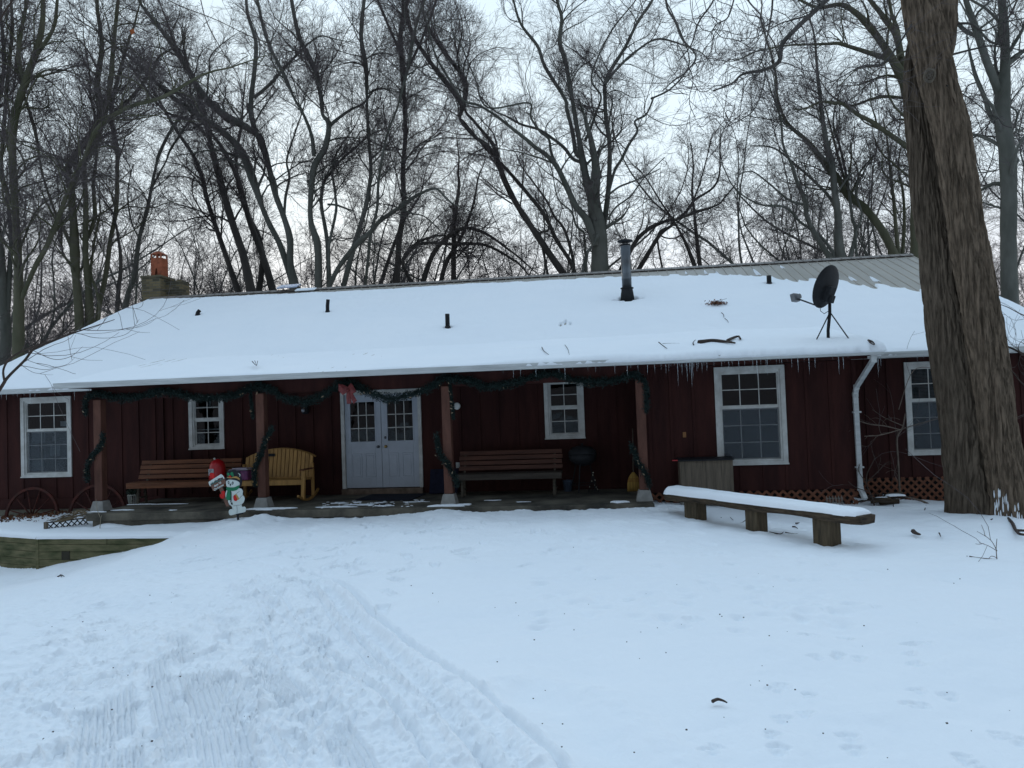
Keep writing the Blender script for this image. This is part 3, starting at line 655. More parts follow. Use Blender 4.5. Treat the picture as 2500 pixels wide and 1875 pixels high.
# roof fittings
def onroof(U, V, dz=0.):
    d = ray(U, V); p = d*((EZ+.08-SL*EY)/(d[2]-SL*d[1])); q = d*((PZ0+.10-PSL*PY0)/(d[2]-PSL*d[1]))
    return q if (PX0 < q[0] < PX1 and q[1] < PYJ-.1) else p
sp = empty('stovepipe', (.68, 19.4, 2.6)); del OFF[sp.name]; OFF[sp.name] = np.array((.68, 19.4, 2.6)); sp.parent = house; sp.location = np.array((.68, 19.4, 2.6))-np.array(house.location)
MB().lathe([(.125, 2.45), (.125, 3.2), (.129, 3.2), (.129, 3.23), (.125, 3.23), (.125, 4.05), (.135, 4.05), (.135, 4.08)], (.68, 19.4, 0), 28).build('pipe', Mpipe, sp, True)
MB().lathe([(.20, 2.58), (.145, 2.95), (.145, 2.98)], (.68, 19.4, 0), 28).lathe([(.165, 2.955), (.175, 2.97), (.165, 2.985)], (.68, 19.4, 0), 28).build('flashing', Mdark, sp, True)
c_ = MB().lathe([(.10, 4.17), (.205, 4.20), (.20, 4.225), (.05, 4.265)], (.68, 19.4, 0), 28)
for k in range(4): g = k*math.pi/2+.4; c_.beam((.68+.12*math.cos(g), 19.4+.12*math.sin(g), 4.05), (.68+.13*math.cos(g), 19.4+.13*math.sin(g), 4.19), .02, .006)
c_.lathe([(.13, 4.08), (.15, 4.10), (.13, 4.12)], (.68, 19.4, 0), 28)
c_.build('rain_cap', Mdark, sp, True)
for U, V, r, h, tilt in ((483, 768, .055, .12, .06), (800, 761, .05, .34, .02), (1093, 799, .055, .33, 0), (1878, 693, .06, .22, 0)):
    p = onroof(U, V); m = MB().tube([(p[0]-tilt*.3, p[1], p[2]-.12), (p[0], p[1], p[2]+h*.5), (p[0]+tilt, p[1], p[2]+h)], r, 16)
    m.tube([(p[0], p[1], p[2]-.10), (p[0], p[1], p[2]+.035)], [r*1.7, r*1.15], 16); m.build('vent_pipe', Mblack, house, True)
# chimney behind the left gable
ch = empty('chimney', (-15.1, 24, -2.3)); ch.parent = house; OFF[ch.name] = np.array((-15.1, 24, -2.3)); ch.location = np.array((-15.1, 24, -2.3))-np.array(house.location)
Mbrick, t_, p_ = new_mat('chimney_brick')
tc_ = t_.nodes.new('ShaderNodeTexCoord'); mp_ = t_.nodes.new('ShaderNodeMapping'); mp_.inputs['Rotation'].default_value = (R_(90), 0, 0); br = t_.nodes.new('ShaderNodeTexBrick')
cx_ = t_.nodes.new('ShaderNodeSeparateXYZ'); cm_ = t_.nodes.new('ShaderNodeCombineXYZ'); ad_ = t_.nodes.new('ShaderNodeMath'); ad_.operation = 'ADD'
t_.links.new(tc_.outputs['Object'], cx_.inputs[0]); t_.links.new(cx_.outputs[0], ad_.inputs[0]); t_.links.new(cx_.outputs[1], ad_.inputs[1]); t_.links.new(ad_.outputs[0], cm_.inputs[0]); t_.links.new(cx_.outputs[2], cm_.inputs[1]); t_.links.new(cm_.outputs[0], br.inputs[0])
br.inputs['Scale'].default_value = 1; br.inputs['Brick Width'].default_value = .24; br.inputs['Row Height'].default_value = .085; br.inputs['Mortar Size'].default_value = .008
br.inputs['Color1'].default_value = (.17, .13, .065, 1); br.inputs['Color2'].default_value = (.05, .045, .028, 1); br.inputs['Mortar'].default_value = (.10, .09, .07, 1)
t_.links.new(br.outputs[0], p_.inputs['Base Color']); p_.inputs['Roughness'].default_value = .9
b_ = t_.nodes.new('ShaderNodeBump'); b_.inputs['Strength'].default_value = .5; b_.inputs['Distance'].default_value = .01; t_.links.new(br.outputs['Fac'], b_.inputs['Height']); b_.invert = True; t_.links.new(b_.outputs[0], p_.inputs['Normal'])
MB().box(-15.55, -14.86, 23.2, 24.0, -2.6, 4.80).box(-14.86, -14.28, 23.5, 24.0, 2.0, 4.72).box(-15.58, -14.83, 23.17, 24.03, 4.80, 4.88).build('chimney_stack', Mbrick, ch)
pot = MB(); X0, X1, Y0, Y1, Z0, Z1 = -15.26, -14.87, 23.3, 23.69, 4.885, 5.50
for sx_ in (X0, X1-.035):
    pot.box(sx_, sx_+.035, Y0, Y1, Z0, Z1)
pot.prism([(X0+.035, Z0), (X0+.14, Z0), (X0+.17, Z0+.22), (X0+.195, Z0+.27), (X0+.22, Z0+.22), (X0+.25, Z0), (X1-.035, Z0), (X1-.035, Z1), (X0+.035, Z1)], Y0, Y0+.035)
pot.box(X0+.035, X1-.035, Y1-.035, Y1, Z0+.3, Z1)
k = 4
for (a, b) in ((X0, X0+.05), (X0+.195, X0+.245), (X1-.05, X1)): pot.box(a, b, Y0+.005, Y0+.04, Z1, Z1+.13)
for (a, b) in ((X0, X0+.05), (X1-.05, X1)): pot.box(a, b, Y1-.04, Y1-.005, Z1, Z1+.13)
V = [(X0-.01, Y0-.01, Z1+.13), (X1+.01, Y0-.01, Z1+.13), (X1+.01, Y1+.01, Z1+.13), (X0-.01, Y1+.01, Z1+.13), (X0+.13, Y0+.1, Z1+.24), (X1-.13, Y0+.1, Z1+.24), (X1-.13, Y1-.1, Z1+.24), (X0+.13, Y1-.1, Z1+.24)]
pot.add(V, [[3, 2, 1, 0], [4, 5, 6, 7], [0, 1, 5, 4], [1, 2, 6, 5], [2, 3, 7, 6], [3, 0, 4, 7]])
pot.build('chimney_pot', mat('terracotta', (.30, .085, .04), .75, .35, 7), ch, bevel=.006)
# skylight panel lifted at the ridge
MB().obox((-9.95, 22.45, 4.10), ((1, 0, .02), (0, .93, .36), (0, -.36, .93)), .33, .20, .018).build('ridge_panel', mat('panel_blue_grey', (.38, .44, .56), .35, .1, 3), house)
MB().obox((-9.3, 22.25, 3.93), ((1, 0, 0), (0, .92, .39), (0, -.39, .92)), .33, .12, .02).build('panel_snow', Msnow, house, bevel=.02)
# satellite dish (stands on the roof)
dish = empty('satellite_dish', (4.12, 14.14, 1.0)); tag(dish, 'dark grey satellite dish on a bent mast with two struts, near the right roof eave', 'satellite dish')
dc = np.array((4.10, 14.08, 1.985)); nrm = np.array((-.62, .70, .38)); nrm /= np.linalg.norm(nrm)      # bowl faces left and away
upv = np.cross(nrm, np.cross((0, 0, 1), nrm)); upv /= np.linalg.norm(upv); sdv = np.cross(upv, nrm)
P_ = []; 
for s_, (kk) in ((0, 0),):
    V = []; nr, ka = 9, 40
    for side in (0, 1):
        for i in range(nr+1):
            r = i/nr; dpt = .068*(1-r*r)
            for j in range(ka):
                g = 2*math.pi*j/ka
                V.append(dc+sdv*(.36*r*math.cos(g))+upv*(.405*r*math.sin(g))-nrm*(dpt+(.008 if side else 0)))
    n1 = (nr+1)*ka; F = []
    for side in (0, 1):
        for i in range(nr):
            for j in range(ka):
                q = [side*n1+i*ka+j, side*n1+i*ka+(j+1) % ka, side*n1+(i+1)*ka+(j+1) % ka, side*n1+(i+1)*ka+j]; F.append(q if side == 0 else q[::-1])
    for j in range(ka): F.append([nr*ka+j, nr*ka+(j+1) % ka, n1+nr*ka+(j+1) % ka, n1+nr*ka+j])
mesh_np('reflector', V, F, Mdark, dish, True)
MB().tube([(4.12, 14.14, .95), (4.125, 14.14, 1.18), (4.175, 14.16, 1.50), (4.195, 14.18, 1.85)], .029, 14).box(4.06, 4.18, 14.08, 14.20, .99, 1.03).build('mast', Mdark, dish, True)
MB().tube([(4.18, 14.16, 1.52), (3.83, 13.95, .95)], .011, 8).build('strut', Mdark, dish); MB().tube([(4.18, 14.16, 1.52), (4.45, 13.95, .95)], .011, 8).build('strut', Mdark, dish)
bk = dc-nrm*.065-upv*.11
MB().obox(bk-nrm*.05, (nrm, sdv, upv), .06, .09, .14).obox(bk-nrm*.10-upv*.08, (nrm, sdv, upv), .06, .06, .07).beam(bk-nrm*.1-upv*.1, (4.195, 14.18, 1.76), .06, .05).build('bracket', Mdark, dish, bevel=.012)
lnb = aty(1941, 727, 14.5); lo = dc-upv*.38-nrm*.02
MB().tube([lo-nrm*.03, lo+(lnb-lo)*.96], .014, 8).build('arm', Mdark, dish)
ax = (dc-lnb)/np.linalg.norm(dc-lnb); a2 = np.cross(ax, (0, 0, 1)); a2 /= np.linalg.norm(a2)
MB().obox(lnb, (ax, a2, np.cross(ax, a2)), .045, .09, .075).lathe([(.035, 0), (.05, .06), (.045, .075)], lnb+ax*.04, 14, (a2, np.cross(ax, a2), ax)).build('feed_horn', mat('grey_plastic', (.16, .16, .165), .6, .2, 5), dish, bevel=.015)
MB().tube([(4.165, 14.15, 1.55), (4.06, 14.1, 1.49), (3.98, 14.05, 1.54), tuple(lo)], .006, 6).build('cable', Mblack, dish)
# small fixed fittings
lm = MB().lathe([(.05, .20), (.075, .16), (.075, .0), (.05, -.04)], (-6.49, D-.10, 0.02), 16).box(-6.53, -6.45, D-.05, D-.002, .0, .18); l_ = lm.build('porch_lamp', Mdark, house, True)
MB().lathe([(.035, 0), (.04, .03), (.02, .06)], (-6.49, D-.19, .06), 14, ((1, 0, 0), (0, 0, 1), (0, -1, 0))).build('lamp_lens', mat('lens', (.35, .37, .4), .2, .1, 5, bump=0), l_, True)
MB().box(-3.20, -3.12, D-.03, D-.001, -1.28, -1.16).box(-3.185, -3.135, D-.036, D-.0305, -1.21, -1.175).box(-3.185, -3.135, D-.036, D-.0305, -1.265, -1.23).build('outlet_cover', mat('outlet_grey', (.42, .43, .42), .5, .1, 5, bump=0), house)
MB().tube([(1.45, YB-.012, -.62), (1.455, YB-.012, -.66)], .0001, 4).box(1.425, 1.485, YB-.015, YB-.002, -.71, -.61).build('wall_tag', mat('rusty_tag', (.28, .13, .05), .7), house)
MB().lathe([(.075, 0), (.075, .02), (.06, .028)], (-3.13, D-.05, .035), 24, ((1, 0, 0), (0, 0, 1), (0, -1, 0))).build('thermometer_dial', mat('dial_white', (.62, .63, .6), .5, .15, 9, bump=0), house, True)
# ------------------------------------------------------------------ things on and round the porch
FL = -1.789
def slat_bench(loc, L, label, tone, legx, mat_seat):
    t = empty('porch_bench', loc, 0, off=False); tag(t, label, 'bench')
    b = MB()
    for k in range(4):
        z = .50+.10*k; yb = .40+.035*k; b.obox((L/2, yb, z+.04), ((1, 0, 0), (0, .35, .94), (0, -.94, .35)), L/2-.01*(k % 2), .043, .018)
    b.build('backrest', tone, t, bevel=.006)
    s = MB()
    for k in range(3): s.box(0, L, -.02+.135*k, .105+.135*k, .425, .46)
    s.box(0, L, -.045, -.0201, .34, .455); s.build('seat', mat_seat, t, bevel=.006)
    for x in legx:
        l = MB().beam((x, .05, 0), (x, .08, .42), .05, .035, up=(0, 1, 0)).beam((x, .34, 0), (x, .28, .42), .05, .035, up=(0, 1, 0)).beam((x, .06, .38), (x, .42, .44), .04, .05).beam((x, .36, .40), (x, .52, .84), .04, .03, up=(0, 1, 0)).beam((x+.03, .07, .14), (x+.03, .33, .14), .03, .03)
        l.build('leg', Mgrey, t, bevel=.004)
    return t
Mseatg = mat('seat_plank_grey', (.06, .048, .038), .7, .35, 4, (.35, 4, 4), .3, 30, .25)
slat_bench((-10.0, 14.30, FL), 2.30, 'long brown slatted bench on the porch left of the red container', Mwoodb, (.20, 2.1), Mwoodb)
slat_bench((-3.02, 14.42, FL), 2.12, 'long dark slatted bench on the porch below the right porch window', mat('bench_wood_dark', (.085, .033, .020), .6, .4, 4, (.35, 4, 4), .3, 30, .3), (.12, 1.96), Mseatg)
# yellow pine glider bench with an arched back
yb = empty('rocking_bench', (-7.62, 14.25, FL), 0, off=False); tag(yb, 'yellow pine rocking bench with an arched slatted back beside the double doors', 'bench')
L = 1.50; n = 17; b = MB()
def arch(x): return .70+.22*math.sin(math.pi*min(1, max(0, (x+.05)/(L+.10))))**.7
for k in range(n):
    x0, x1 = L*k/n+.006, L*(k+1)/n-.006; za, zb = arch(x0)+.14, arch(x1)+.14
    zl = .46; V = []
    for y_ in (0, .02):
        for (x, z) in ((x0, zl), (x1, zl), (x1, zb), (x0, za)): V.append((x, .46+y_+(z-zl)*.22, z))
    b.add(V, [[0, 1, 2, 3], [7, 6, 5, 4], [1, 0, 4, 5], [2, 1, 5, 6], [3, 2, 6, 7], [0, 3, 7, 4]])
b.build('backrest', Mwoody, yb, bevel=.004)
r_ = MB(); pts = [(x, .60+(arch(x)-.46)*.22-.01, arch(x)+.135) for x in np.linspace(-.01, L+.01, 20)]; 
for a, c in zip(pts[:-1], pts[1:]): r_.beam(a, c, .04, .03)
r_.build('top_rail', Mwoody, yb)
s = MB()
for k in range(4): s.box(0, L, .0+.115*k, .105+.115*k, .425, .45)
s.box(0, L, -.03, -.001, .345, .445).box(.02, L-.02, .44, .46, .40, .47); s.build('seat', Mwoody, yb, bevel=.004)
for x in (-.03, L-.03):
    a = MB().box(x-.03, x+.07, -.06, .50, .63, .655); a.build('armrest', Mwoodb, yb, bevel=.008)
    MB().beam((x+.02, -.01, .05), (x+.04, .02, .63), .07, .07, up=(0, 1, 0)).build('leg', Mwoody, yb, bevel=.006)
    MB().beam((x+.02, .52, .05), (x+.02, .50, .75), .06, .06, up=(0, 1, 0)).build('leg', Mwoody, yb, bevel=.006)
    rk_ = MB(); P = [(x+.02, y_, .0+.28*((y_-.25)/.75)**2+.02) for y_ in np.linspace(-.25, .80, 12)]
    for p, q in zip(P[:-1], P[1:]): rk_.beam(p, q, .035, .045)
    rk_.build('rocker', Mwoody, yb)
MB().box(.50, .66, .48+.09+.0, .49+.09, .90, .96).build('plaque', Mblack, yb)
bpy.data.objects['plaque'].location.y = -.035
# red container on the left bench
rc = empty('red_container', (-8.05, 14.42, FL+.46), 0, off=False); tag(rc, 'rounded bright red plastic container standing on the long bench behind the snowman', 'container')
Mredp = mat('red_plastic', (.42, .008, .012), .35, .15, 5, bump=0, spec=.5)
MB().lathe([(.155, 0), (.17, .03), (.165, .20), (.15, .32), (.12, .39), (.06, .425), (.045, .44), (.02, .445)], (0, 0, 0), 32).build('body', Mredp, rc, True)
MB().lathe([(.02, .43), (.022, .46), (.012, .47)], (-.03, -.05, 0), 12).build('valve', mat('valve_white', (.5, .5, .45), .5, bump=0), rc, True)
MB().box(-.10, .01, -.176, -.166, .12, .25).build('paper_label', mat('label_white', (.42, .44, .46), .6, .3, 14, bump=0), rc)
q = MB()
for k in range(4): q.box(-.09, -.09+.05+.02*(k % 2), -.1785, -.1765, .14+.027*k, .148+.027*k)
q.box(-.02, .00, -.1785, -.1765, .14, .17).build('label_print', Mblack, rc)
bc = empty('storage_tote', (-7.52, 14.40, FL+.45), 0, off=False); tag(bc, 'clear lidded plastic tote of purple packets on the rocking bench', 'box')
MB().box(-.18, .20, -.12, .14, .003, .21).build('packets', mat('purple_packets', (.20, .045, .13), .5, .6, 16, bump=.2, bscale=25, col2=(.05, .02, .07)), bc, bevel=.03)
tb = MB(); tb.box(-.20, .22, -.14, .16, .215, .235).box(-.15, .17, -.10, .12, .2352, .26); tb.build('lid', mat('clear_lid', (.36, .31, .37), .25, .2, 7, bump=0, spec=.6), bc, bevel=.01)
MB().box(-.03, .04, -.128, -.121, .09, .12).build('handle', mat('pale_grip', (.35, .35, .38), .5, bump=0), bc)
# whitewashed basket with plant
pb = empty('plant_basket', (-9.95, 14.42, FL), 0, off=False); tag(pb, 'small whitewashed slat basket with dark foliage by the left bench leg', 'planter')
m = MB()
for k in range(20):
    g = 2*math.pi*k/20; c, s_ = math.cos(g), math.sin(g); m.beam((.075*c, .075*s_, 0), (.105*c, .105*s_, .19), .008, .028, up=(c, s_, .2))
m.lathe([(.107, .185), (.112, .19), (.112, .205), (.105, .205)], (0, 0, 0), 24).lathe([(.07, 0.002), (.07, .01)], (0, 0, 0), 20).build('basket', mat('whitewash', (.36, .36, .32), .8, .35, 9, (3, 3, .4)), pb)
def leaf_cloud(name, pts, size, m_, parent, seed=1, aspect=3.2, flat=False):
    r = np.random.default_rng(seed); P = np.asarray(pts); n = len(P)
    d = r.normal(size=(n, 3)); d /= np.linalg.norm(d, axis=1)[:, None]
    e = np.cross(d, r.normal(size=(n, 3))); e /= np.linalg.norm(e, axis=1)[:, None]
    s_ = size*r.uniform(.6, 1.3, (n, 1)); a = P-d*s_; b = P+d*s_; w_ = e*s_/aspect
    V = np.stack([a, P+w_, b, P-w_], 1).reshape(-1, 3); F = np.arange(4*n).reshape(-1, 4)
    return mesh_np(name, V, F, m_, parent)
Mleafd = mat('dark_foliage', (.012, .028, .016), .7, .4, 8, bump=0)
leaf_cloud('foliage', np.random.default_rng(3).normal(size=(260, 3))*np.array((.07, .06, .05))+np.array((0, 0, .26)), .035, Mleafd, pb)
# door mats
mt_ = MB().add([(*atz(867, 1222, FL)[:2], FL+.003), (-3.88, 14.08, FL+.003), (-3.80, 15.12, FL+.003), (-5.0, 15.22, FL+.003)]+[(*atz(867, 1222, FL)[:2], FL+.016), (-3.88, 14.08, FL+.016), (-3.80, 15.12, FL+.016), (-5.0, 15.22, FL+.016)],
    [[3, 2, 1, 0], [4, 5, 6, 7], [0, 1, 5, 4], [1, 2, 6, 5], [2, 3, 7, 6], [3, 0, 4, 7]])
tag(mt_.build('door_mat', mat('navy_mat', (.010, .012, .022), .95, .4, 12, bump=.5, bscale=80), None), 'dark navy doormat lying before the white double doors', 'mat')
tag(MB().obox((-3.42, 15.15, FL+.26), ((1, 0, 0), (0, .35, .94), (0, -.94, .35)), .30, .26, .012).build('folded_mat', mat('navy_mat_leaning', (.010, .011, .026), .9, .3, 12), None), 'dark navy mat leaning on the wall right of the double doors', 'mat')
tag(MB().obox((-3.28, 15.02, FL+.45), ((1, 0, .02), (0, 1, .1), (0, -.1, 1)), .008, .04, .42).build('wood_lath', Mgreyv, None), 'thin grey wooden lath standing beside the third porch post', 'board')
# dark kettle grill with a string of small lights, zinc pail, broom
gr = empty('kettle_grill', (-.50, 14.95, FL), 0, off=False); tag(gr, 'black round kettle grill in the dark corner right of the second bench', 'grill')
MB().lathe([(.02, .52), (.18, .56), (.27, .66), (.285, .76)], (0, 0, 0), 28).build('bowl', Mdark, gr, True)
MB().lathe([(.29, .765), (.28, .82), (.2, .90), (.06, .935), (.02, .94), (.02, .97), (.035, .98)], (0, 0, 0), 28).build('lid', Mdark, gr, True)
for g in (.6, 2.6, 4.4): MB().tube([(.16*math.cos(g), .16*math.sin(g), .58), (.30*math.cos(g), .30*math.sin(g), .012)], .014, 8).build('leg', Mdark, gr)
MB().tube([(.24*math.cos(g), .24*math.sin(g), .16) for g in np.linspace(0, 6.283, 25)], .006, 6).build('shelf_ring', Mdark, gr)
dr_ = empty('wire_tree', (-.30, 14.72, FL), 0, off=False); tag(dr_, 'little dark wire tree with pale beads before the kettle grill', 'ornament')
w_ = MB()
for k in range(4): g = k*1.57+.3; w_.tube([(0, 0, .42), (.11*math.cos(g), .11*math.sin(g), .01)], .006, 6)
for z, r in ((.12, .085), (.22, .06), (.32, .032)): w_.tube([(r*math.cos(g), r*math.sin(g), z) for g in np.linspace(0, 6.283, 13)], .004, 5)
w_.build('frame', Mdark, dr_)
w_ = MB()
for (a, z) in ((-.09, .13), (.03, .16), (.10, .08), (-.03, .24), (.05, .26), (0, .36), (.01, .41), (.07, .12)): w_.lathe([(.003, -.014), (.010, 0), (.003, .014)], (a*.8, -.04, z), 8)
w_.build('bead_string', mat('bead', (.50, .46, .36), .4, bump=0), dr_, True)
zb = empty('zinc_pail', (-.83, 15.12, FL), 0, off=False); tag(zb, 'small blue grey metal pail between the right bench and the grill', 'bucket')
m = MB().lathe([(.075, .0), (.08, .01), (.105, .21), (.111, .215), (.111, .225), (.10, .225), (.078, .02)], (0, 0, 0), 28); m.build('pail', mat('zinc', (.13, .17, .24), .35, .5, 10, (6, 6, .3), .1, 10, .5, .6), zb, True)
MB().tube([(.108*math.cos(g), 0, .22+.10*math.sin(g)) for g in np.linspace(0, math.pi, 14)], .003, 6).build('handle', Mdark, zb)
bm = empty('straw_broom', (.50, 14.9, FL), 0, off=False); tag(bm, 'straw broom standing head down behind the rightmost porch post', 'broom')
def broomhead():
    V = []; F = []; lev = [(0, .135, .03), (.15, .13, .03), (.27, .10, .03), (.34, .055, .028), (.38, .022, .022)]; k = 20
    for z, a, b in lev:
        for j in range(k): g = 2*math.pi*j/k; V.append((a*math.cos(g), b*math.sin(g), z))
    F = [[i*k+j, i*k+(j+1) % k, (i+1)*k+(j+1) % k, (i+1)*k+j] for i in range(len(lev)-1) for j in range(k)]+[list(range(k))[::-1], [(len(lev)-1)*k+j for j in range(k)]]
    return V, F
mesh_np('bristles', *broomhead(), mat('straw', (.40, .24, .06), .85, .5, 9, (12, 4, .3), .5, 30), bm, True)
m = MB()
for z, a in ((.20, .122), (.225, .116), (.25, .108)): m.tube([(a*math.cos(g), .031*math.sin(g), z) for g in np.linspace(0, 6.283, 21)], .004, 5)
m.build('stitching', mat('red_twine', (.25, .05, .02), .8, bump=0), bm)
MB().tube([(0, 0, .37), (.03, .12, 1.25)], .012, 8).build('handle', Mgreyv, bm, True)
# plywood cabinet against the projecting wall
cb = empty('plywood_cabinet', (1.78, 13.98, -1.98), 0, off=False); tag(cb, 'weathered grey plywood cabinet with a black lid against the wall by the large window', 'cabinet')
MB().box(-.47, .48, -.18, .17, .18, .855).build('body', Mgreyv, cb, bevel=.004)
MB().obox((0, -.02, .875), ((1, 0, .005), (0, 1, .05), (0, -.05, 1)), .50, .20, .012).build('lid', Mdark, cb)
MB().box(-.60, -.50, -.20, -.17, .862, .880).build('lid_tab', Mredp, cb)
for sx_ in (-.40, .38): MB().box(sx_-.06, sx_+.06, -.14, .12, -.02, .18).build('foot_block', Mbase, cb, bevel=.01)
# wagon wheels
def wagon_wheel(c, r, label, rot, tilt=.12):
    t = empty('wagon_wheel', c, 0, off=False); tag(t, label, 'wheel', 'old wagon wheels leaning on the left wall'); t.rotation_euler = (-tilt, 0, 0)
    k = 56; V = []
    for j in range(k):
        g = 2*math.pi*j/k
        for rr, yy in ((r, -.028), (r, .028), (r-.055, .028), (r-.055, -.028)): V.append((rr*math.cos(g), yy, rr*math.sin(g)))
    F = [[j*4+i, j*4+(i+1) % 4, ((j+1) % k)*4+(i+1) % 4, ((j+1) % k)*4+i] for j in range(k) for i in range(4)]
    Mw = mat('wheel_paint', (.085, .020, .014), .75, .5, 6, (1, 1, 1), .4, 30, .2, col2=(.035, .018, .014))
    mesh_np('rim', V, F, Mw, t)
    for j in range(12):
        g = 2*math.pi*j/12+rot; MB().tube([(.06*math.cos(g), 0, .06*math.sin(g)), (.3*r*math.cos(g), 0, .3*r*math.sin(g)), ((r-.05)*math.cos(g), 0, (r-.05)*math.sin(g))], [.019, .017, .012], 8).build('spoke', Mw, t, True)
    MB().lathe([(.04, -.11), (.055, -.10), (.075, -.03), (.08, 0), (.075, .03), (.055, .10)], (0, 0, 0), 20, ((1, 0, 0), (0, 0, 1), (0, -1, 0))).build('hub', Mw, t, True)
wagon_wheel((-12.95, 15.17, -2.12), .665, 'red brown wagon wheel half sunk in the snow under the left window', .26)
wagon_wheel((-11.33, 15.15, -2.12), .70, 'dark wagon wheel leaning on the wall behind the leftmost porch post', .0)
# leaf litter beside the foundation
P = np.stack([rng.uniform(-14.2, -11.9, 420), rng.uniform(14.6, 15.35, 420), np.zeros(420)], 1); P[:, 2] = bed_z(P[:, 0], P[:, 1])+rng.uniform(.0, .06, 420)
P2 = np.stack([rng.uniform(-14, -10.9, 130), rng.uniform(13.9, 14.9, 130), np.zeros(130)], 1); P2[:, 2] = bed_z(P2[:, 0], P2[:, 1])+.012
lf = leaf_cloud('leaf_litter', np.r_[P, P2], .034, mat('dead_leaves', (.13, .055, .025), .85, .5, 12, bump=0), None, 4, 1.8); tag(lf, 'dry brown leaves along the foundation by the wagon wheels', kind='stuff')
# dry stems lying across, small diamond trellis panel
tr = empty('garden_trellis', (-10.74, 12.93, -2.06), 0, off=False); tag(tr, 'low weathered diamond trellis panel half buried in the raised bed', 'trellis')
MB().box(-.03, .03, -.03, .03, -.05, .15).build('post', Mgreyv, tr, bevel=.005)
m = MB()
a_ = np.array((.03, 0)); dv = np.array((.55, .62))/np.hypot(.55, .62)
for k in range(7):
    for s_ in (1, -1):
        u0 = .02+.10*k; p0 = dv*u0; p1 = dv*(u0+.11); z0, z1 = (0, .12) if s_ > 0 else (.12, 0)
        m.beam((p0[0], p0[1]+.008*s_, z0), (p1[0], p1[1]+.008*s_, z1), .010, .020)
m.beam((0.03, .03, .13), (.5, .56, .14), .02, .022); m.build('slats', Mdark, tr)
m = MB()
for k in range(26):
    a = np.array((-10.7+rng.normal(0, .12), 13.1+rng.normal(0, .06), -1.93+rng.normal(0, .02))); b = a+np.array((rng.uniform(.5, 1.15), rng.uniform(.15, .5), rng.uniform(.02, .14))); c = (a+b)/2+np.array((0, 0, rng.uniform(.05, .14)))
    m.tube([a, c, b], [.006, .006, .003], 5)
tag(m.build('dead_stalks', mat('dead_stalk', (.17, .125, .075), .9, .4, 9), None), 'bundle of dead plant stalks lying over the low trellis', kind='stuff')
m = MB().tube([(-9.62, 12.93, -2.06), (-9.60, 12.93, -1.86), (-9.66, 12.92, -1.70), (-9.69, 12.93, -1.50)], [.008, .007, .006, .003], 6).tube([(-9.61, 12.93, -1.92), (-9.57, 12.92, -1.80)], .004, 5)
tag(m.build('dry_stem', mat('pale_stem', (.26, .22, .16), .9), None), 'single pale dry stem before the leftmost porch post', 'plant')
# retaining wall of stacked timbers
rw = empty('retaining_wall', (-10.49, 12.42, -2.9)); tag(rw, 'mossy green stacked timber retaining wall holding up the bed at left', 'wall')
def run(A, B, nm, z_top=-2.115, n=7, th=.14, seed=0):
    A = np.array(A); B = np.array(B); d = (B-A)/np.linalg.norm(B-A); nn = np.array((-d[1], d[0])); r = np.random.default_rng(seed)
    if nn[1] < 0: nn = -nn
    L_ = np.linalg.norm(B-A)
    for k in range(n):
        z1 = z_top-.135*k; cuts = sorted([0, L_]+[c for c in (r.uniform(.2, .9)*L_,) if L_ > 1.5])
        for a, b in zip(cuts[:-1], cuts[1:]):
            c = A+d*(a+b)/2+nn*(th/2+r.uniform(-.004, .006)); m = MB(); m.obox((c[0], c[1], z1-.0665), ((d[0], d[1], 0), (nn[0], nn[1], 0), (0, 0, 1)), (b-a)/2-.003, th/2, .0655)
            m.build('timber', Mtimber, rw, bevel=.008)
    MB().obox((*(A+d*L_/2+nn*.02), z_top-.48), ((d[0], d[1], 0), (nn[0], nn[1], 0), (0, 0, 1)), .001, .001, .001)
run(WB+np.array((.0, 0)), WD, 'right', seed=3); run(WA, WB-np.array((.01, -.004)), 'left', seed=5)
MB().box(WB[0]-.035, WB[0]+.02, WB[1]-.012, WB[1]+.10, -2.95, -2.12).build('corner_post', Mtimber, rw)
MB().box(-9.98, -9.82, WB[1]-.045, WB[1]-.02, -2.53, -2.37).build('end_block', mat('dark_end_grain', (.035, .03, .02), .9), rw)
for A, B, sd_ in ((WB, WC+np.array((.35, 0)), 1), (WA, WB, 2)):
    n = 160; t = np.linspace(0, 1, n); V = []; prof = [(-.02, -.035), (-.022, .0), (-.005, .032), (.05, .055), (.14, .062), (.24, .05), (.30, .0)]
    d = (B-A)/np.linalg.norm(B-A); nn = np.array((-d[1], d[0])); nn = nn if nn[1] > 0 else -nn
    for tt in t:
        p = A+(B-A)*tt
        for j, (a, z) in enumerate(prof): V.append((*(p+nn*(a+(.006*float(fbm(np.array(p[0]*5), np.array(j*.3), 2, sd_)) if j < 3 else 0))), -2.115+z*(1+.25*float(fbm(np.array(p[0]*2.), np.array(sd_*1.), 3, 8)))+.004))
    k = len(prof); idx = np.arange(n*k).reshape(n, k); F = np.stack([idx[:-1, :-1], idx[1:, :-1], idx[1:, 1:], idx[:-1, 1:]], -1).reshape(-1, 4)
    mesh_np('snow_cap', V, F, Msnow, rw, True)
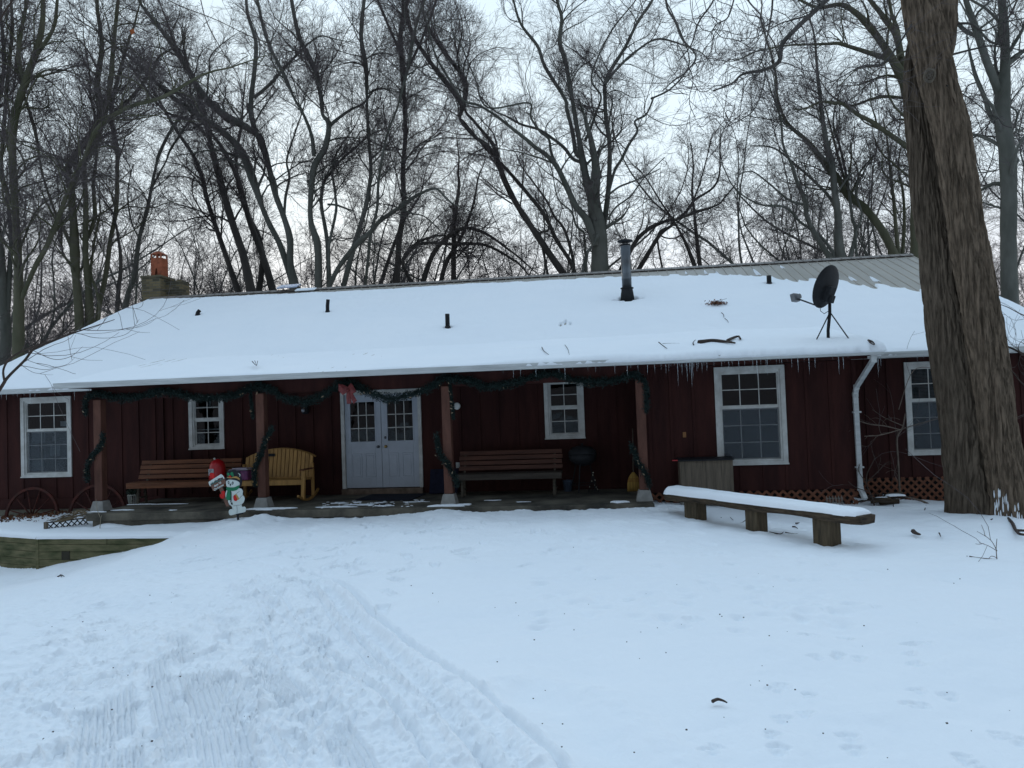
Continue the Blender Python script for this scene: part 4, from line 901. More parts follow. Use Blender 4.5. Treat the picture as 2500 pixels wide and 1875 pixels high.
# split log bench under snow
lb = empty('log_bench', (2.1, 11.3, -1.99)); tag(lb, 'long rough plank bench on three wooden blocks, topped with thick snow', 'bench')
A = np.array((1.04, 12.72)); B = np.array((3.27, 9.92)); d = (B-A)/np.linalg.norm(B-A); nn = np.array((-d[1], d[0])); L_ = np.linalg.norm(B-A)
zt = lambda t: -1.585+(.0)*t
n = 60; V = []; 
for i in range(n):
    t = i/(n-1); p = A+d*L_*t; w_ = .20+.012*math.sin(t*9); wob = .008*math.sin(t*23)+.006*math.sin(t*41)
    if t > .965: w_ -= (t-.965)*1.3
    if t < .02: w_ -= (.02-t)*2
    z1 = -1.555; th = .105+.012*math.sin(t*14+1)
    for (a, z) in ((-w_, z1-.01), (-w_-wob, z1-th*.55), (-w_*.86, z1-th), (0, z1-th*1.04), (w_*.86, z1-th), (w_+wob, z1-th*.5), (w_, z1-.01), (0, z1)):
        V.append((*(p+nn*a), z))
k = 8; F = [[i*k+j, i*k+(j+1) % k, (i+1)*k+(j+1) % k, (i+1)*k+j] for i in range(n-1) for j in range(k)]+[list(range(k)), [(n-1)*k+j for j in range(k)][::-1]]
Mlog = mat('split_log', (.105, .075, .05), .9, .5, 5, (1, 1, 6), .8, 22, .12, col2=(.030, .024, .018), dist=.02)
o_ = mesh_np('plank', V, F, Mlog, lb)
b_ = o_.modifiers.new('s', 'SUBSURF'); b_.levels = b_.render_levels = 1; b_.subdivision_type = 'SIMPLE'
for t in (.155, .50, .83):
    p = A+d*L_*t; z0 = -2.05
    MB().obox((p[0], p[1], (z0-1.665)/2), ((d[0], d[1], 0), (nn[0], nn[1], 0), (0, 0, 1)), .135 if t != .5 else .11, .12, (-1.665-z0)/2+.012).build('leg', mat('leg_timber', (.125, .095, .06), .9, .5, 5, (4, 4, .5), .7, 22, .12, col2=(.05, .04, .028), dist=.015), lb, bevel=.014)
n = 240; m_ = 30; V = []; t_ = np.linspace(.004, .985, n)
for i, t in enumerate(t_):
    p = A+d*L_*t; e = min((t-.004)/.022, 1, (.985-t)/.035); e = max(e, 0.0); hh = (.125-.05*t)*math.sqrt(1-(1-min(e, 1))**2)
    brk = 1 if t < .86 else 1-.35*abs(float(fbm(np.array(t*60), np.array(0.), 3, 3)))
    for j in range(m_):
        a = -1+2*j/(m_-1); z = hh*brk*(1-abs(a)**4.2)**.55*(.93+.07*abs(a))*(1+.10*float(fbm(np.array(t*16), np.array(a*2), 3, 6)))
        wv = .205+.014*float(fbm(np.array(t*14), np.array(float(a > 0)), 3, 9))
        V.append((*(p+nn*a*wv*(1-.12*(1-e))), -1.557+z-.012*(abs(a) > .97)))
idx = np.arange(n*m_).reshape(n, m_); F = np.stack([idx[:-1, :-1], idx[1:, :-1], idx[1:, 1:], idx[:-1, 1:]], -1).reshape(-1, 4)
mesh_np('snow_cover', V, F, Msnow, lb, True)
# ---------------------------------------------------------------- the snowman board sign
SN = empty('snowman_sign', (-6.76, 12.76, -1.98)); tag(SN, 'painted plywood snowman in black top hat and green scarf holding a countdown board', 'sign')
def spx(x, y, Y): p = aty(490+x/8.733, 1100+y/8.733, Y); return (p[0], p[2])
def cut(name, pts, Y, th, m_, parent=SN, sm=True, bevel=.0):
    P = pts
    if sm and len(pts) > 4: P = [tuple(q) for q in smooth_closed(pts)]
    return MB().prism([spx(x, y, 12.75) for x, y in P], Y, Y+th).build(name, m_, parent)
def smooth_closed(P, n=5):
    P = np.array(P, float); o = []; N_ = len(P)
    for i in range(N_):
        p0, p1, p2, p3 = P[i-1], P[i], P[(i+1) % N_], P[(i+2) % N_]
        for k in range(n):
            u_ = k/n; o.append(.5*((2*p1)+(-p0+p2)*u_+(2*p0-5*p1+4*p2-p3)*u_**2+(-p0+3*p1-3*p2+p3)*u_**3))
    return o
Mpw = mat('sign_white', (.60, .66, .63), .5, .08, 8, bump=.05); Mpk = mat('sign_black', (.008, .009, .014), .5, .2, 8, bump=0); Mpg = mat('sign_green', (.01, .17, .075), .5, .2, 8, bump=0)
Mpr = mat('sign_red', (.50, .012, .010), .5, .15, 8, bump=0); Mpy = mat('sign_tan', (.45, .27, .08), .5, .2, 8, bump=0); Mpb = mat('sign_brown', (.17, .085, .06), .6, .25, 8, (2, 2, 2), bump=0)
Y = 12.75
cut('handle_stick', [(350, 720), (430, 700), (610, 1190), (540, 1190)], Y+.004, .012, Mpb, sm=False)
cut('board', [(215, 740), (520, 590), (540, 690), (270, 860)], Y-.010, .012, Mpb, sm=False)
cut('board_snow', [(178, 680), (205, 650), (420, 515), (450, 508), (490, 540), (512, 590), (490, 596), (470, 560), (440, 585), (400, 590), (360, 625), (310, 640), (280, 680), (240, 690), (222, 755), (200, 745)], Y-.016, .004, Mpw)
cut('mitten', [(200, 490), (240, 475), (285, 490), (300, 550), (290, 590), (250, 595), (205, 560)], Y-.012, .014, Mpr)
cut('mitten', [(450, 870), (500, 860), (520, 900), (500, 1010), (450, 1020), (415, 980), (415, 925), (450, 930)], Y-.012, .014, Mpr)
body = cut('body', [(545, 640), (600, 620), (700, 622), (800, 660), (832, 710), (810, 780), (800, 800), (860, 815), (895, 870), (890, 940), (925, 990), (930, 1050), (905, 1110), (870, 1150), (880, 1200), (930, 1195), (962, 1240), (950, 1300), (910, 1320), (780, 1345), (650, 1380), (605, 1355), (598, 1290), (625, 1255), (670, 1245), (660, 1190), (610, 1150), (585, 1090), (580, 1040), (540, 1010), (525, 930), (550, 850), (575, 800), (545, 740)], Y, .014, Mpw)
cut('hat', [(520, 585), (560, 560), (555, 490), (580, 440), (640, 415), (720, 410), (800, 430), (850, 490), (855, 560), (880, 640), (860, 760), (825, 760), (835, 690), (790, 650), (700, 625), (600, 620), (540, 650), (510, 640)], Y-.006, .018, Mpk)
cut('hat_band', [(570, 560), (640, 572), (700, 560), (760, 548), (820, 580), (838, 615), (820, 620), (760, 590), (700, 585), (640, 592), (575, 578)], Y-.010, .004, Mpy)
cut('holly_leaf', [(570, 480), (600, 475), (620, 500), (625, 545), (600, 540), (575, 515)], Y-.014, .004, Mpg); cut('holly_leaf', [(660, 460), (690, 462), (705, 500), (715, 545), (690, 555), (650, 520), (640, 490)], Y-.014, .004, Mpg)
cut('holly_berry', [(615, 535), (640, 530), (660, 550), (650, 572), (622, 570), (608, 552)], Y-.0165, .002, Mpr)
cut('hat_highlight', [(800, 480), (840, 500), (850, 530), (828, 560), (838, 528), (822, 505)], Y-.0095, .003, Mpw)
cut('scarf', [(560, 780), (640, 785), (720, 780), (790, 750), (820, 745), (820, 790), (770, 840), (700, 860), (640, 865), (650, 960), (640, 1045), (590, 1055), (545, 1030), (550, 960), (570, 860), (548, 820)], Y-.008, .007, Mpg)
for P in ([(580, 660), (600, 655), (612, 680), (606, 714), (590, 712), (578, 690)], [(672, 668), (690, 662), (702, 690), (690, 722), (668, 720), (662, 695)]):
    cut('eye', P, Y-.004, .003, Mpk); c_ = np.mean(P, axis=0); cut('eye_shine', [(c_[0]-6, c_[1]-8), (c_[0]+6, c_[1]-8), (c_[0]+7, c_[1]+6), (c_[0]-3, c_[1]+10), (c_[0]-8, c_[1])], Y-.006, .0015, Mpw)
cut('nose', [(622, 712), (648, 708), (645, 735), (632, 758), (622, 735)], Y-.004, .003, Mpk)
for P in ([(635, 865), (655, 870), (660, 1000), (655, 1095), (640, 1098), (640, 1040), (648, 960)], [(650, 1115), (670, 1108), (685, 1140), (678, 1155), (655, 1145)]): cut('coal_button', P, Y-.0095, .004, Mpk)
cut('cuff', [(735, 940), (760, 930), (800, 985), (818, 1035), (790, 1048), (765, 1000)], Y-.006, .005, Mpy); cut('mitten', [(705, 965), (735, 945), (768, 1000), (785, 1045), (760, 1075), (715, 1060), (700, 1010)], Y-.009, .006, Mpr)
ln = MB()
for P in ([(830, 870), (790, 890), (745, 935)], [(770, 1170), (778, 1250), (775, 1340)], [(680, 1250), (700, 1245)], [(820, 1030), (860, 980), (900, 950)], [(700, 1180), (760, 1165), (820, 1165), (870, 1150)]):
    for a, b in zip(P[:-1], P[1:]): p, q = spx(*a, Y), spx(*b, Y); ln.beam((p[0], Y-.0015, p[1]), (q[0], Y-.0015, q[1]), .002, .0045)
ln.build('painted_outline', Mpk, body)
cut('stake_bracket', [(740, 1352), (930, 1310), (900, 1350), (760, 1385)], Y+.006, .012, Mpk, sm=False); cut('stake', [(760, 1350), (805, 1345), (830, 1560), (785, 1570)], Y+.002, .010, Mpk, sm=False)
tre = MB()
for k in range(9):
    x = 225+30*k; yb_ = 735-13.5*k; h = (62, 84, 55, 95, 70, 100, 66, 90, 70)[k]*.85; p = [spx(x-13, yb_, Y), spx(x+13, yb_-8, Y), spx(x+3, yb_-h, Y)]; tre.prism(p, Y-.0195, Y-.0175)
tre.build('painted_trees', mat('sign_teal', (.05, .16, .15), .6, bump=0), SN)
def text3d(body_, size, loc, ang, m_, parent, name='lettering'):
    cu = bpy.data.curves.new(name, 'FONT'); cu.body = body_; cu.size = size; cu.extrude = .001; cu.align_x = 'CENTER'; cu.offset = .0012
    to = bpy.data.objects.new('tmp', cu); COL.objects.link(to); bpy.context.view_layer.update()
    me = bpy.data.meshes.new_from_object(to.evaluated_get(bpy.context.evaluated_depsgraph_get())); bpy.data.objects.remove(to)
    V = np.array([v.co[:] for v in me.vertices]); c, s_ = math.cos(ang), math.sin(ang)
    W = np.stack([loc[0]+V[:, 0]*c-V[:, 1]*s_, loc[1]-V[:, 2], loc[2]+V[:, 0]*s_+V[:, 1]*c], 1)
    return mesh_np(name, W, [list(p.vertices) for p in me.polygons], m_, parent)
p = spx(375, 735, Y); ang = .47
text3d("days 'til", .052, (p[0]+.0, Y-.0125, p[1]), ang, Mpw, SN)
p = spx(400, 800, Y); text3d('Christmas', .052, (p[0], Y-.0125, p[1]), ang, Mpw, SN)
# ---------------------------------------------------------------- garlands
Mgar = mat('fir_garland', (.011, .025, .022), .65, .4, 10, bump=0); Mpine = mat('dry_leaf_accent', (.27, .20, .13), .8, .3, 9, bump=0)
def garland(path, r, label, seed, dens=900, name='garland', grp=None, accents=6, y=13.36):
    P = np.array([aty(u_, v_, y) if len(q) == 2 else aty(u_, v_, q[2]) for q in path for u_, v_ in (q[:2],)]); P = smooth_line(P, 8)
    seg = np.linalg.norm(np.diff(P, axis=0), axis=1); L_ = seg.sum(); n = int(L_*dens*1.35); rg = np.random.default_rng(seed)
    s_ = np.sort(rg.uniform(0, L_, n)); cs = np.r_[0, np.cumsum(seg)]; Q = np.stack([np.interp(s_, cs, P[:, k]) for k in range(3)], 1)
    th = rg.uniform(0, 6.283, n); lump = .75+.35*fbm(s_*4.5, s_*0, 3, seed)+.15*np.sin(s_*30)
    rr = r*1.3*lump*rg.uniform(.15, 1.05, n)
    Q[:, 1] += rr*np.cos(th)*.75; Q[:, 2] += rr*np.sin(th)*1.05; Q[:, 0] += rg.normal(0, r*.3, n)
    t = empty(name, tuple(P[0])); tag(t, label, 'garland', grp)
    leaf_cloud('needles', Q, .031, Mgar, t, seed, 5.5)
    m = MB(); m.tube(P[::4] if len(P) > 20 else P, r*.25, 6); m.build('garland_core', Mgar, t)
    if accents:
        k = rg.integers(0, n, accents*3); leaf_cloud('dry_leaf', Q[k]+np.array((0, -.05, -.03)), .030, Mpine, t, seed+9, 2.6)
    return t
def c1(x, y): return (x/3.072, 880+y/3.072)
def c2(x, y): return (440+x/3.3515, 900+y/3.3515)
def c3(x, y): return (1000+x/3.403, 860+y/3.403)
sw = [c1(*p) for p in ((645, 410), (638, 330), (660, 270), (740, 250), (860, 280), (1010, 275), (1200, 235), (1330, 250))]+[c2(*p) for p in ((100, 235), (240, 240), (420, 225), (560, 165), (650, 150), (760, 180), (850, 240), (1000, 270), (1100, 250), (1200, 200), (1300, 130), (1400, 120), (1500, 175), (1600, 215), (1700, 245), (1820, 230), (1950, 190), (2050, 150), (2150, 80))]+[c3(*p) for p in ((300, 215), (400, 225), (520, 245), (620, 285), (760, 275), (900, 245), (1050, 195), (1200, 180), (1330, 225), (1450, 245), (1600, 245), (1750, 225), (1850, 190), (1940, 230), (1965, 320), (1970, 420), (1960, 490))]
garland(sw, .085, 'dark green fir garland draped in swags along the porch beam', 11, 1500, accents=16)
garland([c1(*p) for p in ((770, 555), (765, 620), (730, 670), (680, 740), (650, 820), (655, 900))], .075, 'green garland wound round the leftmost porch post', 12, 1400, name='post_garland', accents=2, y=13.33)
garland([c2(*p) for p in ((755, 480), (725, 540), (690, 600), (665, 690), (630, 760), (605, 860), (612, 960))], .08, 'green garland wound round the second porch post beside the yellow bench', 13, 1400, name='post_garland', accents=3, y=13.33)
garland([c2(*p) for p in ((575, 190), (580, 260), (588, 330), (592, 400))], .04, 'short garland tail hanging left of the second porch post', 14, 1200, name='garland_tail', accents=2, y=13.36)
garland([c3(*p) for p in ((225, 690), (235, 770), (265, 870), (325, 940), (365, 1020), (395, 1100))], .085, 'green garland wound round the third porch post right of the doors', 15, 1400, name='post_garland', accents=4, y=13.33)
garland([c3(*p) for p in ((330, 240), (340, 320), (352, 410), (362, 500), (366, 550))], .045, 'long garland tail hanging beside the third porch post', 16, 1200, name='garland_tail', accents=3, y=13.36)
garland([c3(*p) for p in ((1835, 775), (1865, 830), (1890, 900), (1925, 960), (1970, 1030), (1990, 1100))], .08, 'green garland wound round the rightmost porch post', 17, 1400, name='post_garland', accents=4, y=13.33)
# bow
bw = empty('ribbon_bow', tuple(aty(*c2(1370, 150), 13.25))); tag(bw, 'large red plaid ribbon bow on the garland left of the double doors', 'bow')
Mbow = mat('red_ribbon', (.17, .034, .034), .55, .45, 30, (1, 1, 1), .1, 30, .3)
def rib(P, y0, name, k=1.0):
    P = [aty(*c2(*p), y0) for p in P]; n = len(P); cx = np.mean(P, axis=0); V = [tuple(p) for p in P]+[tuple(p+np.array((0, .012, 0))) for p in P]; 
    V.append(tuple(cx+np.array((0, -.05*k, 0)))); V.append(tuple(cx+np.array((0, .05, 0))))
    F = [[i, (i+1) % n, 2*n] for i in range(n)]+[[n+(i+1) % n, n+i, 2*n+1] for i in range(n)]+[[(i+1) % n, i, n+i, n+(i+1) % n] for i in range(n)]
    return mesh_np(name, V, F, Mbow, bw, False)
rib([(1295, 125), (1330, 130), (1370, 150), (1372, 185), (1330, 218), (1295, 180)], 13.24, 'loop'); rib([(1370, 150), (1395, 118), (1410, 130), (1440, 190), (1400, 210), (1372, 185)], 13.24, 'loop')
rib([(1362, 165), (1382, 165), (1388, 188), (1364, 188)], 13.19, 'knot'); rib([(1362, 185), (1385, 190), (1395, 230), (1400, 285), (1365, 290), (1358, 240)], 13.23, 'tail', .5); rib([(1385, 188), (1410, 200), (1445, 262), (1418, 288), (1400, 250)], 13.23, 'tail', .5)
# ---------------------------------------------------------------- icicles
def icicle_mesh(L_, r, seed):
    rg = np.random.default_rng(seed); n = 9; m = MB(); P = [(.004*math.sin(k*1.3+seed), .003*math.cos(k*1.7), -L_*k/(n-1)) for k in range(n)]
    R = [r*(1-(k/(n-1)))**.8*(1+.15*math.sin(k*2.4+seed))+.0008 for k in range(n)]; m.tube(P, R, 7)
    me = bpy.data.meshes.new('icicle'); me.from_pydata([tuple(v) for v in m.v], [], m.f); me.update(); me.materials.append(Mice)
    me.polygons.foreach_set('use_smooth', np.ones(len(me.polygons), bool)); return me
ICM = [icicle_mesh(1, .05, k) for k in range(4)]
def icicle(x, y, z, L_, lab, grp):
    o = bpy.data.objects.new('icicle', ICM[int(x*97) % 4]); COL.objects.link(o); o.location = (x, y, z)
    r = np.clip(.055*L_**.5, .008, .030)*.42/.05*.5; o.scale = (r*1.0, r*1.0, L_); tag(o, lab, 'icicle', grp)
gA, gB, gC = 'icicles on the gutter before the porch', 'icicles on the gutter above the large window', 'icicles on the left wing gutter'
for x, l in ((775, .07), (860, .16), (921, .15), (1049, .16), (1120, .05), (1240, .10), (1289, .24), (1354, .07), (1480, .09), (1545, .12), (1580, .05), (1705, .16), (1808, .20), (1836, .07), (1975, .20)):
    p = aty(*c3(x, 120), 13.03); icicle(p[0], 13.03, .65, l, 'thin icicle hanging from the white gutter in front of the porch', gA)
def c4(x, y): return (1550+x/3.073, 820+y/3.073)
for x, l in ((20, .12), (92, .13), (146, .17), (195, .13), (230, .20), (252, .16), (318, .42), (350, .22), (387, .36), (420, .45), (430, .30), (375, .10), (462, .18), (475, .12), (501, .20), (538, .19), (592, .10), (649, .14), (672, .05), (703, .16), (728, .11), (777, .2), (822, .13), (862, .05), (883, .17), (913, .33), (944, .12), (981, .12), (991, .30), (1015, .05), (1060, .10), (1085, .10), (1100, .12), (1140, .06), (1175, .18), (1222, .26), (1270, .09), (1305, .32), (1350, .20), (1484, .07), (1528, .32), (1563, .24), (1600, .05), (335, .09), (408, .2), (516, .08), (295, .06), (270, .08), (440, .12)):
    p = aty(*c4(x, 170), 13.03); icicle(p[0], 13.03, .65, l, 'icicle in the dense row above and beside the large window', gB)
for x, l in ((10, .12), (48, .17), (98, .06), (130, .10), (180, .07), (225, .26), (262, .16), (300, .06), (390, .05), (558, .22)):
    p = aty(*c1(x, 250), 14.81); icicle(p[0], 14.81, .665, l, 'thin icicle hanging from the left wing gutter', gC)
for x, l in ((2110-30, .0),): pass
for u_, l in ((2144, .30), (2150, .22), (2142, .40), (2240, .1), (2255, .08), (2270, .12)):
    p = aty(u_, 872, 14.81); icicle(p[0], 14.81, .675, l, 'icicle hanging from the right wing gutter past the downspout', 'icicles on the right wing gutter')
# ---------------------------------------------------------------- debris
Mtwig = mat('twig_bark', (.055, .038, .03), .85, .4, 12)
def stick(name, label, cat, px, z_or_roof, r0=.006, forks=(), grp=None, raise_=.0, m_=None):
    t = MB()
    def P(u_, v_):
        return onroof(u_, v_) if z_or_roof == 'roof' else (gpx(u_, v_)+np.array((0, 0, .015)) if z_or_roof == 'ground' else aty(u_, v_, z_or_roof))
    for k, line in enumerate((px,)+tuple(forks)):
        Q = np.array([P(*p) for p in line]); Q[:, 2] += raise_
        t.tube(smooth_line(Q, 4), np.linspace(r0 if k == 0 else r0*.6, r0*.35, 4*(len(Q)-1)+1), 6)
    return tag(t.build(name, m_ or Mtwig, None, True), label, cat, grp)
def c6(x, y): return (1400+x/2.458, 540+y/2.458)
stick('fallen_branch', 'thick dead branch lying on the roof snow above the large window', 'branch', [c6(755, 738), c6(830, 728), c6(900, 732), c6(970, 742)], 'roof', .05, forks=([c6(925, 728), c6(955, 712), c6(990, 702), c6(1003, 718)],), raise_=.035)
stick('twig', 'thin twig on the roof snow left of the thick dead branch', 'twig', [c6(512, 730), c6(535, 748), c6(562, 767)], 'roof', .012, forks=([c6(535, 738), c6(590, 736), c6(637, 737)],), raise_=.01)
stick('twig', 'short forked twig close left of the thick roof branch', 'twig', [c6(722, 748), c6(718, 735), c6(732, 718)], 'roof', .012, raise_=.02)
stick('twig', 'small upright twig below the brown leaf clump on the roof', 'twig', [c6(888, 552), c6(900, 562), c6(903, 580)], 'roof', .011, forks=([c6(908, 586), c6(922, 596), c6(930, 611)],), raise_=.01)
stick('twig', 'tiny forked twig poking out of the left roof snow', 'twig', [(616, 886), (622, 893), (626, 896)], 'roof', .011, forks=([(629, 885), (627, 896)], [(622, 884), (626, 895)]), raise_=.03)
stick('twig', 'pale thin twig on the roof snow above the porch middle', 'twig', [(1323, 849), (1328, 858), (1341, 868)], 'roof', .01, forks=([(1379, 843), (1386, 853), (1390, 867)],), raise_=.01)
stick('twig', 'twig lying at the right end of the porch roof by the gutter corner', 'twig', [c6(1770, 722), c6(1795, 730), c6(1808, 745)], 'roof', .02, forks=([c6(1772, 726), c6(1790, 742), c6(1806, 748)],), raise_=.02)
nest = empty('leaf_nest', tuple(onroof(1750, 745))); tag(nest, 'brown clump of leaves and twigs lying on the right part of the roof', 'nest')
pc = onroof(1750, 745); leaf_cloud('leaves', pc+np.random.default_rng(5).normal(size=(240, 3))*np.array((.11, .07, .028))+np.array((0, 0, .05)), .032, mat('nest_leaves', (.16, .07, .04), .85, .5, 14, bump=0), nest, 3, 2)
m = MB()
for k in range(14): a = pc+rng.normal(0, .05, 3)+np.array((0, 0, .06)); m.tube([a, a+rng.normal(0, .09, 3)*np.array((1.4, 1, .5))], .004, 5)
m.build('twigs', Mtwig, nest)
# bare metal streak showing through
# twigs and leaves on the ground
GT = [([c4(645, 1372), c4(690, 1350), c4(740, 1388)], ([c4(690, 1350), c4(715, 1340), c4(735, 1360)],), 'forked dark twig on snow between first and second bench block'),
      ([c4(727, 1420), c4(800, 1408), c4(862, 1360)], ([c4(800, 1408), c4(862, 1414)],), 'dark twig touching the middle block of the log bench'),
      ([c4(1010, 1478), c4(1090, 1490), c4(1115, 1475)], (), 'dark twig on snow behind the middle bench block'),
      ([c4(1130, 1480), c4(1190, 1490), c4(1240, 1485)], ([c4(1190, 1490), c4(1210, 1500)],), 'dark twig between the middle and right bench blocks'),
      ([c4(1205, 1410), c4(1250, 1408), c4(1290, 1412)], (), 'straight thin twig behind the right half of the log bench'),
      ([c4(1180, 1435), c4(1205, 1437), c4(1222, 1450)], (), 'small curved twig behind the right half of the log bench'),
      ([(1740, 1716), (1752, 1711), (1765, 1714), (1775, 1719)], (), 'curved dark bark piece lying on the smooth front snow'),
      ([(2110, 1402), (2118, 1412), (2124, 1422)], ([(2113, 1412), (2124, 1412)],), 'small forked twig standing in snow below the right bench end'),
      ([(141, 1409), (150, 1405), (157, 1409)], ([(148, 1404), (150, 1410)],), 'dark scrap of twig at left below the timber wall'),
      ([(2465, 1558), (2459, 1575)], (), 'short twig stub at the far right edge of the snow'),
      ([(2178, 1222), (2183, 1243)], (), 'upright twig in the snow right of the downspout'),
      ([(2262, 1232), (2257, 1250), (2263, 1254)], (), 'upright dark twig in the snow left of the big trunk'),
      ([(2215, 1218), (2212, 1227)], (), 'tiny twig near the lattice in front of the right wing'),
      ([(2293, 1303), (2297, 1312)], (), 'tiny upright twig in the snow before the big trunk'),
      ([(1208, 1812), (1214, 1822), (1210, 1826)], (), 'small dark twig in the trodden snow at the lower front')]
for px, fk, lab in GT:
    stick('twig', lab, 'twig', px, 'ground', .011, forks=fk, raise_=-.006)
stick('bark_piece', 'dark wedge of bark lying on the snow before the big trunk', 'bark', [(2230, 1303), (2237, 1308), (2247, 1311)], 'ground', .035, raise_=.02)
stick('fallen_limb', 'long crooked dark limb lying from the big trunk foot to the right', 'branch', [(2425, 1263), (2450, 1270), (2470, 1285), (2480, 1305), (2492, 1316), (2520, 1318)], 'ground', .035, forks=([(2424, 1263), (2427, 1275), (2420, 1280)], [(2482, 1307), (2500, 1307), (2530, 1312)]), raise_=.05)
scr = MB()
for k in range(60):
    p = gpx(rng.uniform(1300, 2480), rng.uniform(1300, 1860)); r = rng.uniform(.0015, .004); scr.obox(p+np.array((0, 0, .012)), ((1, 0, 0), (0, .8, .6), (0, -.6, .8)), r*1.5, r, r*.4)
for k in range(50):
    p = gpx(rng.uniform(30, 1300), rng.uniform(1290, 1860)); r = rng.uniform(.0015, .004); scr.obox(p+np.array((0, 0, .02)), ((1, 0, 0), (0, .8, .6), (0, -.6, .8)), r*1.5, r, r*.4)
tag(scr.build('bud_scale_litter', Mtwig, None), 'tiny dark bud scales and bark crumbs scattered over the snow', kind='stuff')
# brush pile and wire rack at the downspout foot
m = MB()
for k in range(30):
    a = np.array((4.95+rng.normal(0, .16), 14.5+rng.normal(0, .14), -2.05+rng.uniform(0, .14))); b = a+rng.normal(0, 1, 3)*np.array((.22, .12, .05)); m.tube([a, (a+b)/2+rng.normal(0, .02, 3), b], [.012, .01, .004], 6)
tag(m.build('brush_pile', Mtwig, None), 'low pile of sticks and split wood at the downspout outlet', 'woodpile')
for k, (x, y, g) in enumerate(((5.15, 14.45, .1), (4.95, 14.3, -.2), (5.3, 14.62, .3))):
    m = MB().tube([(x-.17*math.cos(g), y-.17*math.sin(g), -2.03+.05*k), (x+.17*math.cos(g), y+.17*math.sin(g), -2.02+.05*k)], .05, 12)
    tag(m.build('split_log', Mlog, None), ('left', 'lowest', 'uppermost')[k]+' short log among the brush by the downspout', 'log')
bp = MB(); blob(bp, 5.25, 14.55, -1.93, .16, .09, .035, 2); blob(bp, 5.0, 14.35, -1.95, .10, .05, .03, 5); tag(bp.build('snow_tuft', Msnow, None, True), 'snow tufts caught on the logs by the downspout', kind='stuff')
m = MB(); cx, cy = 4.02, 13.86
for k in range(6):
    x = cx-.13+.052*k; m.tube([(x, cy, -2.06), (x, cy, -1.86), (x, cy+.05, -1.83), (x, cy+.1, -2.0)], .0045, 5)
m.tube([(cx-.14, cy, -1.95), (cx+.14, cy, -1.95)], .0045, 5).tube([(cx-.14, cy, -1.862), (cx+.14, cy, -1.862)], .0045, 5)
tag(m.build('wire_rack', mat('pale_wire', (.27, .25, .22), .6, bump=0), None), 'small pale wire rack against the lattice left of the downspout', 'rack')
# ------------------------------------------------------------------ trees
def polytube(P, R, k, rg, jit=0.):
    """P (M,N,3) R (M,N) -> verts, faces of M separate tapered tubes"""
    M_, N_ = R.shape
    T = np.gradient(P, axis=1); T /= np.linalg.norm(T, axis=2, keepdims=True)+1e-9
    ref = rg.normal(size=(M_, 1, 3)); ref = ref-np.sum(ref*T[:, :1], -1, keepdims=True)*T[:, :1]
    ref = np.repeat(ref, N_, 1); ref = ref-np.sum(ref*T, -1, keepdims=True)*T; ref /= np.linalg.norm(ref, axis=2, keepdims=True)+1e-9
    B = np.cross(T, ref); g = np.arange(k)*2*np.pi/k
    Q = P[:, :, None]+R[:, :, None, None]*(ref[:, :, None]*np.cos(g)[None, None, :, None]+B[:, :, None]*np.sin(g)[None, None, :, None])
    V = Q.reshape(-1, 3); base = (np.arange(M_)*N_*k)[:, None, None]+(np.arange(N_-1)*k)[None, :, None]; j = np.arange(k)[None, None]; j2 = (j+1) % k
    F = np.stack([base+j, base+j2, base+k+j2, base+k+j], -1).reshape(-1, 4)
    return V, F
def join(L_):
    V = []; F = []; b = 0
    for v, f in L_: V.append(v); F.append(f+b); b += len(v)
    return np.concatenate(V), np.concatenate(F)
def resample(P, R, n):
    d = np.r_[0, np.cumsum(np.linalg.norm(np.diff(P, axis=0), axis=1))]; s = np.linspace(0, d[-1], n)
    return np.stack([np.interp(s, d, P[:, k]) for k in range(3)], 1), np.interp(s, d, R)
def spawn(P, R, rg, per_m, tmin, lfun, ang, K, wob, up, rk, rmin, rtip, side=.5):
    """children along parents: P (M,N,3) R (M,N)"""
    M_, N_, _ = P.shape; Ls = np.linalg.norm(np.diff(P, axis=1), axis=2).sum(1)
    cnt = rg.poisson(np.maximum(Ls*(1-tmin)*per_m, .01)); pi_ = np.repeat(np.arange(M_), cnt); n = len(pi_)
    if n == 0: return np.zeros((0, K, 3)), np.zeros((0, K))
    t = rg.uniform(tmin, .98, n); f = t*(N_-1); i = np.minimum(f.astype(int), N_-2); u_ = (f-i)[:, None]
    s0 = P[pi_, i]*(1-u_)+P[pi_, i+1]*u_; r0 = R[pi_, i]*(1-u_[:, 0])+R[pi_, i+1]*u_[:, 0]
    d = P[pi_, i+1]-P[pi_, i]; d /= np.linalg.norm(d, axis=1)[:, None]+1e-9
    q = rg.normal(size=(n, 3)); q -= np.sum(q*d, 1)[:, None]*d; q /= np.linalg.norm(q, axis=1)[:, None]+1e-9
    a = np.abs(rg.normal(ang[0], ang[1], n))[:, None]; dr = np.cos(a)*d+np.sin(a)*q
    L_ = lfun(Ls[pi_], t, rg.uniform(.55, 1.25, n))
    C = np.zeros((n, K, 3)); C[:, 0] = s0; drift = rg.normal(size=(n, 3))*wob
    for k in range(1, K):
        drift = drift*.55+rg.normal(size=(n, 3))*wob; dr = dr+drift+np.array((0, 0, up)); dr /= np.linalg.norm(dr, axis=1)[:, None]
        C[:, k] = C[:, k-1]+dr*(L_/(K-1))[:, None]
    rr = np.clip(r0*rk*rg.uniform(.7, 1.1, n), rmin, None); rr = np.minimum(rr, np.maximum(r0*.9, rmin))
    return C, rr[:, None]+(rtip-rr[:, None])*np.linspace(0, 1, K)[None]**.8
Mbark = mat('beech_bark', (.15, .148, .13), .9, .35, 1.6, (1, 1, .35), .6, 14, .12, col2=(.075, .078, .064), dist=.02)
